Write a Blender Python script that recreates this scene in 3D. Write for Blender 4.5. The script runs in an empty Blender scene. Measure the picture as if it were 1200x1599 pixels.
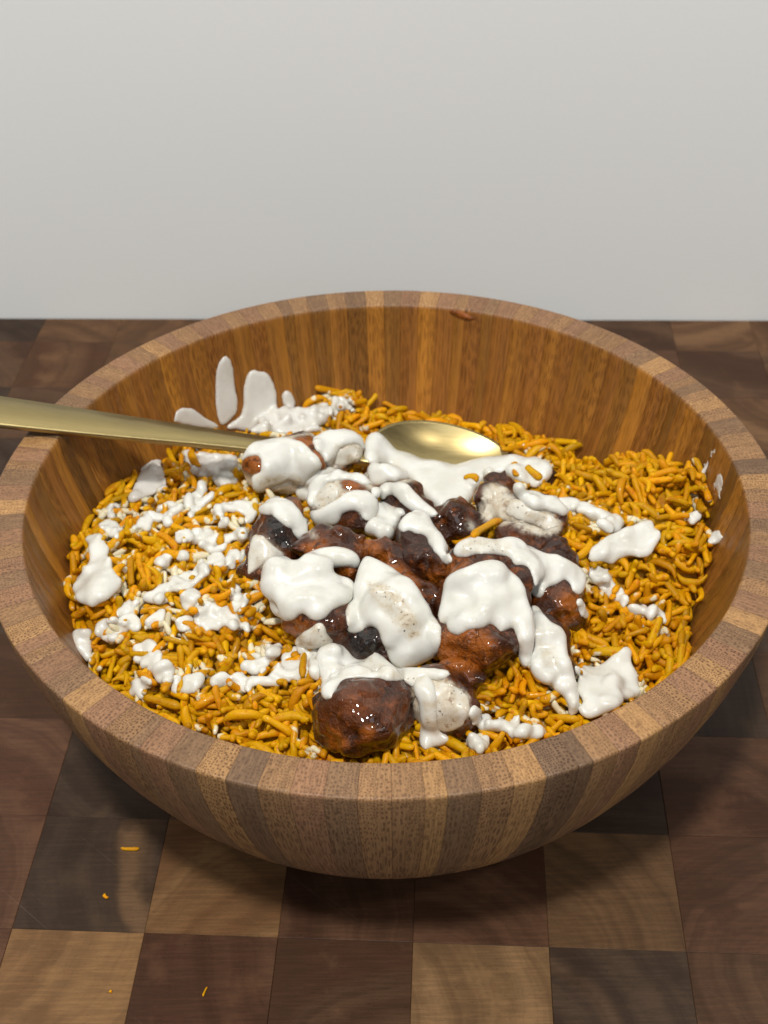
import bpy, math, random
import numpy as np
from mathutils import Vector, Matrix
from mathutils.bvhtree import BVHTree
from mathutils.kdtree import KDTree

random.seed(7)
RNG = np.random.default_rng(7)
S = bpy.context.scene
COL = S.collection
R = 0.14                    # bowl rim radius (m); board top is z = 0
ZR = 0.105                  # rim height

# ------------------------------------------------------------------ camera
FPX, PITCH, ROLL, YAW = 2000.0, 0.682, -0.01594, -0.00182
CAM = np.array([0.0, -2.5826 * R, 2.0058 * R + ZR])
_fw = np.array([math.sin(YAW) * math.cos(PITCH), math.cos(YAW) * math.cos(PITCH), -math.sin(PITCH)])
_r0 = np.array([math.cos(YAW), -math.sin(YAW), 0.0])
_u0 = np.cross(_r0, _fw)
_rt = math.cos(ROLL) * _r0 + math.sin(ROLL) * _u0
_up = -math.sin(ROLL) * _r0 + math.cos(ROLL) * _u0
cd = bpy.data.cameras.new('camera')
cam = bpy.data.objects.new('camera', cd)
COL.objects.link(cam)
M3 = Matrix((tuple(_rt), tuple(_up), tuple(-_fw))).transposed()
cam.matrix_world = Matrix.Translation(Vector(CAM)) @ M3.to_4x4()
cd.sensor_fit = 'VERTICAL'
cd.sensor_height = 24.0
cd.lens = 24.0 * FPX / 1599.0
cd.clip_start = 0.01
cd.clip_end = 50
cd.dof.use_dof = True
cd.dof.focus_distance = 0.40
cd.dof.aperture_fstop = 14.0
S.camera = cam

# ------------------------------------------------------------------ light of the kitchen
W = bpy.data.worlds.new('World')
S.world = W
W.use_nodes = True
bg = W.node_tree.nodes['Background']
bg.inputs[0].default_value = (0.95, 0.97, 1.0, 1)
bg.inputs[1].default_value = 0.145

def lamp(name, loc, target, size, power, colour):
    l = bpy.data.lights.new(name, 'AREA')
    l.shape = 'DISK'
    l.size = size
    l.energy = power
    l.color = colour
    o = bpy.data.objects.new(name, l)
    o.location = loc
    o.rotation_euler = (Vector(target) - Vector(loc)).to_track_quat('-Z', 'Y').to_euler()
    COL.objects.link(o)
    return o
lamp('ceiling_lamp', (-0.165, -0.64, 1.78), (0, 0, 0.08), 0.15, 27.0, (1.0, 0.965, 0.905))
win = lamp('room_window', (0.25, -1.9, 1.65), (0, 0.1, 0.06), 1.4, 12.0, (0.92, 0.96, 1.0))
lamp('added_highlight_far', (1.1, -0.9, 2.0), (0, 0, 0.08), 0.16, 7.0, (1.0, 0.95, 0.87))  # unseen weak lamp, added to multiply the highlights on wet food
lamp('added_highlight_side', (-1.3, -0.2, 1.9), (0, 0, 0.08), 0.16, 6.0, (1.0, 0.95, 0.87))  # second added lamp, out of view, for more glints on the glaze

S.view_settings.view_transform = 'Standard'
S.view_settings.look = 'None'
S.view_settings.exposure = 0.0
S.view_settings.gamma = 1.0
S.cycles.max_bounces = 8
S.cycles.use_denoising = True

# ------------------------------------------------------------------ helpers
def pix_dir(px, py):
    d = _fw + _rt * (px - 600.0) / FPX - _up * (py - 799.5) / FPX
    return d / np.linalg.norm(d)

def at_z(px, py, z):
    d = pix_dir(px, py)
    return CAM + d * (z - CAM[2]) / d[2]

def project(P):
    d = np.asarray(P) - CAM
    w = d @ _fw
    return np.stack([600 + FPX * (d @ _rt) / w, 799.5 - FPX * (d @ _up) / w], -1)

def tag(o, label=None, cat=None, group=None, kind=None):
    if label: o['label'] = label
    if cat: o['category'] = cat
    if group: o['group'] = group
    if kind: o['kind'] = kind
    return o

def link(name, me, mat=None, parent=None, smooth=True):
    if mat is not None and not me.materials:
        me.materials.append(mat)
    o = bpy.data.objects.new(name, me)
    COL.objects.link(o)
    if parent is not None:
        o.parent = parent
    if smooth:
        me.polygons.foreach_set('use_smooth', [True] * len(me.polygons))
    return o

def empty(name, loc=(0, 0, 0)):
    o = bpy.data.objects.new(name, None)
    o.location = loc
    o.empty_display_size = 0.02
    COL.objects.link(o)
    return o

def quad_mesh(name, V, Q):
    """V (n,3), Q (m,4) numpy arrays"""
    me = bpy.data.meshes.new(name)
    V = np.ascontiguousarray(V, dtype=np.float32)
    Q = np.ascontiguousarray(Q, dtype=np.int32)
    k = Q.shape[1]
    me.vertices.add(len(V)); me.vertices.foreach_set('co', V.ravel())
    me.loops.add(Q.size); me.loops.foreach_set('vertex_index', Q.ravel())
    me.polygons.add(len(Q))
    me.polygons.foreach_set('loop_start', np.arange(0, Q.size, k, dtype=np.int32))
    me.polygons.foreach_set('loop_total', np.full(len(Q), k, dtype=np.int32))
    me.update(calc_edges=True)
    me.validate()
    return me

def set_attr(me, name, arr, kind='FLOAT'):
    a = me.attributes.new(name, kind, 'POINT')
    arr = np.ascontiguousarray(arr, dtype=np.float32)
    if kind == 'FLOAT': a.data.foreach_set('value', arr.ravel())
    elif kind == 'FLOAT_VECTOR': a.data.foreach_set('vector', arr.ravel())
    else: a.data.foreach_set('color', arr.ravel())

def hash3(i, j, k, seed):
    n = (i * 374761393 + j * 668265263 + k * 2147483647 + seed * 974711) & 0xffffffff
    n = ((n ^ (n >> 13)) * 1274126177) & 0xffffffff
    n = ((n ^ (n >> 16)) * 2246822519) & 0xffffffff
    return ((n ^ (n >> 15)) & 0xffff) / 65535.0

def vnoise(P, scale, seed=0):
    """smooth value noise in -1..1 at points P (n,3), feature size `scale`"""
    q = np.asarray(P) / scale
    b = np.floor(q).astype(np.int64)
    f = q - b
    f = f * f * (3 - 2 * f)
    out = 0
    for dx in (0, 1):
        for dy in (0, 1):
            for dz in (0, 1):
                w = (f[..., 0] if dx else 1 - f[..., 0]) * (f[..., 1] if dy else 1 - f[..., 1]) * (f[..., 2] if dz else 1 - f[..., 2])
                out = out + w * hash3(b[..., 0] + dx, b[..., 1] + dy, b[..., 2] + dz, seed)
    return out * 2 - 1

def in_poly(P, poly):
    x, y = P[:, 0], P[:, 1]
    ins = np.zeros(len(P), bool)
    n = len(poly)
    for i in range(n):
        x1, y1 = poly[i]; x2, y2 = poly[(i + 1) % n]
        if y1 == y2: continue
        c = ((y1 > y) != (y2 > y)) & (x < (x2 - x1) * (y - y1) / (y2 - y1) + x1)
        ins ^= c
    return ins

def edge_dist(P, poly):
    d = np.full(len(P), 1e9)
    n = len(poly)
    for i in range(n):
        a = np.array(poly[i], float); b = np.array(poly[(i + 1) % n], float)
        ab = b - a
        t = np.clip(((P - a) @ ab) / max(ab @ ab, 1e-9), 0, 1)
        d = np.minimum(d, np.hypot(*(P - a - t[:, None] * ab).T))
    return d

def blur(F, n=1):
    for _ in range(n):
        for ax in range(3):
            G = F.copy()
            sl = [slice(None)] * 3; sr = [slice(None)] * 3; sm = [slice(None)] * 3
            sl[ax] = slice(0, -2); sr[ax] = slice(2, None); sm[ax] = slice(1, -1)
            G[tuple(sm)] = 0.25 * F[tuple(sl)] + 0.5 * F[tuple(sm)] + 0.25 * F[tuple(sr)]
            F = G
    return F

def surface_nets(F, org, h):
    Sg = F < 0
    nx, ny, nz = (s - 1 for s in F.shape)
    cs = [F[dx:dx + nx, dy:dy + ny, dz:dz + nz] for dx in (0, 1) for dy in (0, 1) for dz in (0, 1)]
    offs = [(dx, dy, dz) for dx in (0, 1) for dy in (0, 1) for dz in (0, 1)]
    neg = sum((c < 0).astype(np.int8) for c in cs)
    act = (neg > 0) & (neg < 8)
    I = np.argwhere(act)
    vals = [c[act] for c in cs]
    acc = np.zeros((len(I), 3)); cnt = np.zeros(len(I))
    for a in range(8):
        for b in range(a + 1, 8):
            oa, ob = np.array(offs[a]), np.array(offs[b])
            if np.abs(oa - ob).sum() != 1: continue
            va, vb = vals[a], vals[b]
            m = (va < 0) != (vb < 0)
            t = np.where(m, va / np.where(va == vb, 1, va - vb), 0)
            acc += m[:, None] * (oa + t[:, None] * (ob - oa)); cnt += m
    V = org + h * (I + acc / cnt[:, None])
    idx = np.full(act.shape, -1, np.int64); idx[act] = np.arange(len(I))
    Q = []
    for ax in range(3):
        u, v = (ax + 1) % 3, (ax + 2) % 3
        a = [slice(1, -1)] * 3; b = [slice(1, -1)] * 3
        a[ax] = slice(0, F.shape[ax] - 1); b[ax] = slice(1, F.shape[ax])
        A, B = Sg[tuple(a)], Sg[tuple(b)]
        for flip in (False, True):
            E = np.argwhere((A & ~B) if not flip else (~A & B))
            if not len(E): continue
            E = E.copy(); E[:, u] += 1; E[:, v] += 1
            def cell(du, dv):
                c = E.copy(); c[:, u] -= du; c[:, v] -= dv
                return idx[c[:, 0], c[:, 1], c[:, 2]]
            q = np.stack([cell(1, 1), cell(0, 1), cell(0, 0), cell(1, 0)], -1)
            Q.append(q[:, ::-1] if flip else q)
    Q = np.concatenate(Q)
    Q = Q[(Q >= 0).all(1)]
    return V, Q

def relax(V, Q, n=2, lam=0.5):
    e = np.concatenate([Q[:, [0, 1]], Q[:, [1, 2]], Q[:, [2, 3]], Q[:, [3, 0]]])
    for _ in range(n):
        s = np.zeros_like(V); c = np.zeros(len(V))
        for a, b in ((0, 1), (1, 0)):
            for k in range(3):
                s[:, k] += np.bincount(e[:, a], V[e[:, b], k], len(V))
            c += np.bincount(e[:, a], minlength=len(V))
        V = V + lam * (s / np.maximum(c, 1)[:, None] - V)
    return V

# ------------------------------------------------------------------ materials
class NT:
    def __init__(s, name):
        s.m = bpy.data.materials.new(name); s.m.use_nodes = True
        s.t = s.m.node_tree; s.n = s.t.nodes; s.b = s.n['Principled BSDF']
    def add(s, typ, **kw):
        x = s.n.new(typ)
        for k, v in kw.items():
            if k.startswith('i_'): x.inputs[int(k[2:])].default_value = v
            else: setattr(x, k, v)
        return x
    def l(s, a, b):
        s.t.links.new(a, b)
    def out(s, x, i=0): return x.outputs[i]
    def math(s, op, a, b=None, c=None, clamp=False):
        x = s.add('ShaderNodeMath', operation=op, use_clamp=clamp)
        for i, v in enumerate((a, b, c)):
            if v is None: continue
            if isinstance(v, (int, float)): x.inputs[i].default_value = v
            else: s.l(v, x.inputs[i])
        return x.outputs[0]
    def mix(s, fac, a, b, blend='MIX'):
        x = s.add('ShaderNodeMix', data_type='RGBA', blend_type=blend)
        for i, v in ((0, fac), (6, a), (7, b)):
            if isinstance(v, (int, float)): x.inputs[i].default_value = v
            elif isinstance(v, tuple): x.inputs[i].default_value = v + (1,) if len(v) == 3 else v
            else: s.l(v, x.inputs[i])
        return x.outputs[2]
    def ramp(s, fac, a, b):
        """smoothstep-like map of fac from a..b to 0..1"""
        x = s.add('ShaderNodeMapRange', interpolation_type='SMOOTHSTEP')
        s.l(fac, x.inputs[0]); x.inputs[1].default_value = a; x.inputs[2].default_value = b
        return x.outputs[0]
    def noise(s, vec, scale, detail=3, rough=0.55, dist=0.0):
        x = s.add('ShaderNodeTexNoise'); x.inputs['Scale'].default_value = scale
        x.inputs['Detail'].default_value = detail; x.inputs['Roughness'].default_value = rough
        x.inputs['Distortion'].default_value = dist
        if vec is not None: s.l(vec, x.inputs['Vector'])
        return x.outputs[0]
    def vscale(s, vec, sc):
        x = s.add('ShaderNodeVectorMath', operation='MULTIPLY'); s.l(vec, x.inputs[0]); x.inputs[1].default_value = sc
        return x.outputs[0]
    def vadd(s, a, b):
        x = s.add('ShaderNodeVectorMath', operation='ADD'); s.l(a, x.inputs[0]); s.l(b, x.inputs[1])
        return x.outputs[0]
    def attr(s, name, o=2):
        x = s.add('ShaderNodeAttribute', attribute_name=name)
        return x.outputs[o]
    def obj(s): return s.add('ShaderNodeTexCoord').outputs['Object']
    def bump(s, h, strength, dist):
        x = s.add('ShaderNodeBump'); x.inputs['Strength'].default_value = strength; x.inputs['Distance'].default_value = dist
        s.l(h, x.inputs['Height']); s.l(x.outputs[0], s.b.inputs['Normal'])
    def set(s, **kw):
        for k, v in kw.items():
            k = k.replace('_', ' ')
            for name in s.b.inputs.keys():
                if name.lower() == k.lower():
                    if hasattr(v, 'is_output'): s.l(v, s.b.inputs[name])
                    else: s.b.inputs[name].default_value = v

def mat_wall():
    t = NT('wall_paint')
    o = t.obj()
    n = t.noise(o, 2.6, 4)
    c = t.mix(t.ramp(n, 0.3, 0.7), (0.83, 0.85, 0.84), (0.85, 0.86, 0.85))
    t.set(Base_Color=c, Roughness=0.7)
    t.bump(t.noise(o, 350, 2), 0.06, 0.001)
    return t.m

def mat_stone():
    t = NT('counter_stone')
    n = t.noise(t.obj(), 60, 4)
    t.set(Base_Color=t.mix(n, (0.25, 0.24, 0.23), (0.4, 0.39, 0.38)), Roughness=0.35)
    return t.m

def mat_block():
    t = NT('board_wood')
    o = t.obj()
    info = t.add('ShaderNodeObjectInfo')
    tone = info.outputs['Color']; rnd = info.outputs['Random']
    off = t.add('ShaderNodeCombineXYZ')
    t.l(t.math('MULTIPLY', rnd, 37.0), off.inputs[0]); t.l(t.math('MULTIPLY', rnd, 91.0), off.inputs[1])
    p = t.vadd(o, off.outputs[0])
    # growth rings: arcs around a far pith whose place differs per block
    pith = t.add('ShaderNodeCombineXYZ')
    ang = t.math('MULTIPLY', rnd, 39.0)
    t.l(t.math('MULTIPLY', t.math('COSINE', ang), 0.055), pith.inputs[0])
    t.l(t.math('MULTIPLY', t.math('SINE', ang), 0.055), pith.inputs[1])
    rel = t.vadd(o, pith.outputs[0])
    ln = t.add('ShaderNodeVectorMath', operation='LENGTH'); 
    wob = t.noise(p, 30, 3, 0.5)
    flat = t.vscale(rel, (1, 1, 0.02))
    t.l(flat, ln.inputs[0])
    rr = t.math('ADD', ln.outputs['Value'], t.math('MULTIPLY', wob, 0.012))
    band = t.noise(None, 1.0, 4, 0.6)
    cmb = t.add('ShaderNodeCombineXYZ'); t.l(t.math('MULTIPLY', rr, 95.0), cmb.inputs[0]); t.l(t.math('MULTIPLY', rnd, 50.0), cmb.inputs[1])
    band = t.noise(cmb.outputs[0], 1.0, 4, 0.62)
    cmb2 = t.add('ShaderNodeCombineXYZ'); t.l(t.math('MULTIPLY', rr, 26.0), cmb2.inputs[0]); t.l(t.math('MULTIPLY', rnd, 77.0), cmb2.inputs[1])
    heart = t.noise(cmb2.outputs[0], 1.0, 2, 0.5)
    saw = t.noise(t.vscale(p, (60, 900, 60)), 1.0, 3, 0.6)          # fine saw marks along the block
    pore = t.noise(t.vscale(p, (500, 1400, 300)), 1.0, 2, 0.7)
    light = t.mix(1.0, tone, (1.22, 1.2, 1.16), 'MULTIPLY')
    dark = t.mix(1.0, tone, (0.70, 0.66, 0.62), 'MULTIPLY')
    c = t.mix(t.ramp(band, 0.32, 0.68), dark, light)
    c = t.mix(t.math('MULTIPLY', t.ramp(heart, 0.5, 0.62), 0.75), c, t.mix(1.0, tone, (0.55, 0.42, 0.38), 'MULTIPLY'))
    c = t.mix(t.math('MULTIPLY', t.ramp(heart, 0.36, 0.28), 0.6), c, t.mix(0.5, tone, (0.27, 0.15, 0.07)))
    c = t.mix(t.math('MULTIPLY', t.ramp(saw, 0.42, 0.62), 0.45), c, t.mix(1.0, c, (1.55, 1.5, 1.45), 'MULTIPLY'))
    c = t.mix(t.math('MULTIPLY', t.ramp(pore, 0.6, 0.7), 0.5), c, t.mix(1.0, c, (0.5, 0.5, 0.5), 'MULTIPLY'))
    rot = t.add('ShaderNodeMapping'); rot.inputs['Rotation'].default_value = (0, 0, 0.7); t.l(t.add('ShaderNodeNewGeometry').outputs['Position'], rot.inputs['Vector'])
    scr = t.noise(t.vscale(rot.outputs[0], (14, 1700, 1)), 1.0, 1, 0.4)
    c = t.mix(t.math('MULTIPLY', t.ramp(scr, 0.75, 0.79), 0.18), c, (0.24, 0.19, 0.15))
    blot = t.noise(p, 42, 4, 0.6)
    c = t.mix(t.math('MULTIPLY', t.ramp(blot, 0.50, 0.70), 0.60), c, t.mix(1.0, tone, (0.62, 0.55, 0.52), 'MULTIPLY'))
    c = t.mix(t.math('MULTIPLY', t.ramp(blot, 0.45, 0.28), 0.55), c, t.mix(1.0, tone, (1.7, 1.65, 1.5), 'MULTIPLY'))
    t.set(Base_Color=c, Roughness=t.math('ADD', 0.40, t.math('MULTIPLY', saw, 0.25)), Specular_IOR_Level=0.18)
    t.bump(t.math('ADD', saw, t.math('MULTIPLY', pore, 0.5)), 0.12, 0.0004)
    return t.m

def mat_stave():
    t = NT('bamboo')
    g = t.attr('grain_position', 1)
    inner = t.attr('inner')
    info = t.add('ShaderNodeObjectInfo')
    tone = info.outputs['Color']; rnd = info.outputs['Random']
    off = t.add('ShaderNodeCombineXYZ')
    t.l(t.math('MULTIPLY', rnd, 13.0), off.inputs[1]); t.l(t.math('MULTIPLY', rnd, 71.0), off.inputs[2])
    gp = t.vadd(g, off.outputs[0])
    sep = t.add('ShaderNodeSeparateXYZ'); t.l(g, sep.inputs[0])      # x runs 0..1 across the stave in .Alpha attr
    across = t.attr('across')
    dens = t.math('ABSOLUTE', t.math('SUBTRACT', across, t.math('GREATER_THAN', rnd, 0.5)))   # 0..1: outer side of the culm
    # vascular bundles: voronoi cells, long along the fibre
    v = t.add('ShaderNodeTexVoronoi', feature='F1', distance='EUCLIDEAN', voronoi_dimensions='2D')
    v.inputs['Scale'].default_value = 1.0
    v.inputs['Randomness'].default_value = 0.6
    wobble = t.add('ShaderNodeVectorMath', operation='SCALE')
    wn_ = t.add('ShaderNodeTexNoise'); wn_.inputs['Scale'].default_value = 1.0; wn_.inputs['Detail'].default_value = 1
    t.l(t.vscale(gp, (250, 250, 60)), wn_.inputs['Vector'])
    t.l(wn_.outputs['Color'], wobble.inputs[0]); wobble.inputs['Scale'].default_value = 0.0012
    gq = t.vadd(gp, wobble.outputs[0])
    sc = t.math('MULTIPLY', t.math('ADD', 0.82, t.math('MULTIPLY', rnd, 0.5)), t.math('ADD', 700.0, t.math('MULTIPLY', t.math('GREATER_THAN', dens, 0.45), 330.0)))
    vs = t.add('ShaderNodeVectorMath', operation='SCALE')
    t.l(gq, vs.inputs[0]); t.l(sc, vs.inputs['Scale'])
    t.l(vs.outputs[0], v.inputs['Vector'])
    dist = v.outputs['Distance']
    dot = t.ramp(dist, 0.36, 0.20)
    halo = t.math('MULTIPLY', t.ramp(dist, 0.30, 0.42), t.ramp(dist, 0.62, 0.46))
    strk = t.noise(t.vscale(gp, (1700, 320, 24)), 1.0, 4, 0.62)
    strk2 = t.noise(t.vscale(gp, (560, 110, 8)), 1.0, 3, 0.6)
    bandv = t.noise(t.vscale(gp, (260, 20, 3)), 1.0, 2, 0.5)
    c = t.mix(t.ramp(strk, 0.3, 0.7), t.mix(1.0, tone, (0.66, 0.61, 0.56), 'MULTIPLY'), t.mix(1.0, tone, (1.28, 1.28, 1.22), 'MULTIPLY'))
    c = t.mix(t.math('MULTIPLY', t.ramp(strk2, 0.55, 0.75), 0.5), c, t.mix(1.0, tone, (0.62, 0.55, 0.5), 'MULTIPLY'))
    c = t.mix(t.math('MULTIPLY', t.ramp(bandv, 0.50, 0.68), t.math('ADD', 0.18, t.math('MULTIPLY', inner, 0.35))), c, t.mix(1.0, tone, (1.55, 1.55, 1.40), 'MULTIPLY'))
    c = t.mix(t.math('MULTIPLY', t.ramp(bandv, 0.44, 0.32), 0.30), c, t.mix(1.0, tone, (0.60, 0.54, 0.50), 'MULTIPLY'))
    c = t.mix(t.math('MULTIPLY', halo, 0.35), c, t.mix(1.0, tone, (1.3, 1.25, 1.15), 'MULTIPLY'))
    c = t.mix(t.math('MULTIPLY', dot, t.math('SUBTRACT', t.math('ADD', 0.22, t.math('MULTIPLY', rnd, 0.68)), t.math('MULTIPLY', inner, 0.12))), c, t.mix(1.0, tone, (0.36, 0.27, 0.22), 'MULTIPLY'))
    seam = t.ramp(t.math('ABSOLUTE', t.math('SUBTRACT', across, 0.5)), 0.472, 0.496)
    c = t.mix(t.math('MULTIPLY', seam, 0.45), c, t.mix(1.0, tone, (0.30, 0.22, 0.18), 'MULTIPLY'))
    # the inside is oiled and stained
    oil = t.mix(1.0, c, (1.0, 0.76, 0.27), 'MULTIPLY')
    c = t.mix(inner, c, oil)
    t.set(Base_Color=c, Roughness=t.math('SUBTRACT', t.math('ADD', 0.46, t.math('MULTIPLY', strk, 0.14)), t.math('MULTIPLY', inner, 0.13)),
          Specular_IOR_Level=0.42)
    t.bump(t.math('SUBTRACT', strk, dot), 0.16, 0.0003)
    return t.m

def rice_nodes(t, shade, hue, coat):
    o = t.obj()
    n = t.noise(o, 420, 3, 0.6)
    y = t.mix(hue, (0.56, 0.305, 0.002), (0.56, 0.232, 0.002))
    y = t.mix(t.ramp(n, 0.52, 0.74), y, (0.47, 0.150, 0.003))
    c = t.mix(1.0, y, shade, 'MULTIPLY')
    fleck = t.noise(o, 1500, 1, 0.5)
    c = t.mix(t.math('MULTIPLY', t.ramp(fleck, 0.70, 0.76), 0.6), c, (0.16, 0.035, 0.004))
    smear = t.noise(t.add('ShaderNodeNewGeometry').outputs['Position'], 120, 2, 0.55)
    c = t.mix(t.ramp(t.math('ADD', smear, t.math('MULTIPLY', coat, 0.13)), 0.66, 0.70), c, (0.68, 0.62, 0.44))
    t.set(Base_Color=c, Roughness=0.45, Subsurface_Weight=0.30, Subsurface_Radius=(0.9, 0.45, 0.08), Subsurface_Scale=0.0012,
          Specular_IOR_Level=0.14, Coat_Weight=0.07, Coat_Roughness=0.06)
    t.bump(t.noise(o, 700, 2, 0.5), 0.18, 0.0006)

def mat_rice_single():
    t = NT('rice_single')
    info = t.add('ShaderNodeObjectInfo')
    rice_nodes(t, info.outputs['Color'], info.outputs['Random'], t.math('SUBTRACT', 1.0, t.math('MULTIPLY', info.outputs['Alpha'], 2.0)))
    return t.m

def mat_rice_mass():
    t = NT('rice_mass')
    rice_nodes(t, t.attr('shade', 0), t.attr('hue'), t.attr('coat'))
    return t.m

def mat_chicken():
    t = NT('sauced_chicken')
    o = t.obj()
    geo = t.add('ShaderNodeNewGeometry').outputs['Position']
    film, char, orange = t.attr('film'), t.attr('char'), t.attr('orange')
    big = t.noise(geo, 75, 4, 0.6, 0.6)
    mid = t.noise(geo, 260, 4, 0.65, 0.4)
    c = t.mix(t.ramp(big, 0.43, 0.70), (0.030, 0.0075, 0.0018), (0.105, 0.026, 0.0035))
    c = t.mix(t.ramp(mid, 0.52, 0.72), c, (0.19, 0.048, 0.006))
    c = t.mix(t.math('MULTIPLY', orange, t.ramp(mid, 0.30, 0.52)), c, (0.29, 0.080, 0.008))
    mott = t.noise(geo, 330, 5, 0.7, 0.8)
    c = t.mix(t.math('MULTIPLY', char, t.ramp(mott, 0.30, 0.50)), c, (0.012, 0.009, 0.008))
    mott2 = t.noise(geo, 210, 5, 0.68, 0.5)
    ff = t.math('MULTIPLY', film, t.ramp(t.math('ADD', mott2, t.math('MULTIPLY', film, 0.20)), 0.44, 0.70))
    creamy = t.mix(t.ramp(mid, 0.35, 0.7), (0.64, 0.60, 0.50), (0.48, 0.39, 0.27))
    c = t.mix(ff, c, creamy)
    spk = t.noise(geo, 900, 2, 0.5)
    c = t.mix(t.math('MULTIPLY', t.math('MULTIPLY', film, t.ramp(spk, 0.70, 0.76)), 0.7), c, (0.03, 0.022, 0.016))
    t.set(Base_Color=c, Roughness=t.math('ADD', 0.20, t.math('MULTIPLY', mott, 0.22)), Subsurface_Weight=0.03,
          Subsurface_Radius=(1.0, 0.4, 0.15), Subsurface_Scale=0.0015, Coat_Weight=0.65, Coat_Roughness=0.045, Specular_IOR_Level=0.2)
    h = t.math('ADD', t.noise(geo, 380, 4, 0.6), t.math('MULTIPLY', t.noise(geo, 1100, 3, 0.6), 0.5))
    h = t.math('MULTIPLY', h, t.math('SUBTRACT', 1.0, t.math('MULTIPLY', film, 0.8)))
    t.bump(h, 0.9, 0.0016)
    return t.m

def mat_sauce():
    t = NT('white_yogurt_sauce')
    geo = t.add('ShaderNodeNewGeometry').outputs['Position']
    n = t.noise(geo, 110, 3)
    c = t.mix(t.ramp(n, 0.35, 0.7), (0.69, 0.69, 0.645), (0.61, 0.60, 0.54))
    v = t.add('ShaderNodeTexVoronoi', feature='F1'); v.inputs['Scale'].default_value = 150
    t.l(geo, v.inputs['Vector'])
    v2 = t.add('ShaderNodeTexVoronoi', feature='F1'); v2.inputs['Scale'].default_value = 150
    t.l(geo, v2.inputs['Vector'])
    sepc = t.add('ShaderNodeSeparateColor'); t.l(v2.outputs['Color'], sepc.inputs[0])
    keep = t.math('GREATER_THAN', sepc.outputs[0], 0.90)
    spk = t.math('MULTIPLY', t.ramp(v.outputs['Distance'], 0.085, 0.05), keep)
    thin = t.attr('thin')
    mt = t.noise(geo, 230, 5, 0.7, 0.5)
    c = t.mix(t.math('MULTIPLY', thin, t.math('ADD', 0.25, t.math('MULTIPLY', t.ramp(mt, 0.40, 0.62), 0.65))), c, (0.50, 0.42, 0.29))
    c = t.mix(t.math('MULTIPLY', thin, t.ramp(mt, 0.60, 0.70)), c, (0.16, 0.085, 0.045))
    c = t.mix(t.math('MULTIPLY', thin, t.ramp(t.noise(geo, 800, 2, 0.5), 0.66, 0.72)), c, (0.05, 0.035, 0.025))
    edge, bed, wash = t.attr('edge'), t.attr('bed'), t.attr('wash')
    en = t.math('MULTIPLY', t.ramp(t.math('ADD', edge, t.math('MULTIPLY', mt, 0.5)), 0.55, 1.15), 0.75)
    c = t.mix(en, c, t.mix(bed, (0.66, 0.50, 0.20), (0.46, 0.36, 0.235)))
    c = t.mix(t.math('MULTIPLY', wash, t.math('ADD', 0.5, mt)), c, (0.50, 0.47, 0.44))
    c = t.mix(t.math('MULTIPLY', spk, 0.85), c, (0.10, 0.09, 0.075))
    t.set(Base_Color=c, Roughness=0.30, Subsurface_Weight=0.25, Subsurface_Radius=(1.0, 0.85, 0.65), Subsurface_Scale=0.0012,
          Specular_IOR_Level=0.42, Coat_Weight=0.2, Coat_Roughness=0.08)
    t.bump(t.math('ADD', t.noise(geo, 240, 2, 0.5), t.math('MULTIPLY', t.noise(geo, 900, 2, 0.5), 0.15)), 0.10, 0.0009)
    return t.m

def mat_brass():
    t = NT('brushed_gold_metal')
    o = t.obj()
    n = t.noise(t.vscale(o, (60, 1400, 400)), 1.0, 3, 0.6)
    c = t.mix(n, (0.36, 0.275, 0.118), (0.46, 0.37, 0.175))
    t.set(Base_Color=c, Metallic=1.0, Roughness=t.math('ADD', 0.26, t.math('MULTIPLY', n, 0.16)))
    t.bump(n, 0.05, 0.0002)
    return t.m

M_WALL, M_STONE, M_BLOCK, M_STAVE = mat_wall(), mat_stone(), mat_block(), mat_stave()
M_RICE1, M_RICE, M_CHICK, M_SAUCE, M_BRASS = mat_rice_single(), mat_rice_mass(), mat_chicken(), mat_sauce(), mat_brass()

# ------------------------------------------------------------------ wall and counter
WA = np.array([-0.2266, 0.3007]); WB = np.array([0.2241, 0.2853])
wd = (WB - WA) / np.linalg.norm(WB - WA)
wn = np.array([-wd[1], wd[0]])              # points away from the camera
def box_mesh(name, corners2d, z0, z1):
    c = [tuple(p) for p in corners2d]
    V = [(x, y, z0) for x, y in c] + [(x, y, z1) for x, y in c]
    me = bpy.data.meshes.new(name)
    me.from_pydata(V, [], [(3, 2, 1, 0), (4, 5, 6, 7), (0, 1, 5, 4), (1, 2, 6, 5), (2, 3, 7, 6), (3, 0, 4, 7)])
    return me
wm = (WA + WB) / 2 + wn * 0.0012
tag(link('wall', box_mesh('wall', [wm - wd * 1.6, wm + wd * 1.6, wm + wd * 1.6 + wn * 0.1, wm - wd * 1.6 + wn * 0.1], -0.042, 1.6), M_WALL, smooth=False), kind='structure')
wq = wm - wn * 0.001
tag(link('counter', box_mesh('counter', [wq - wd * 1.6 - wn * 0.75, wq + wd * 1.6 - wn * 0.75, wq + wd * 1.6, wq - wd * 1.6], -0.08, -0.0405), M_STONE, smooth=False), kind='structure')

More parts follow.
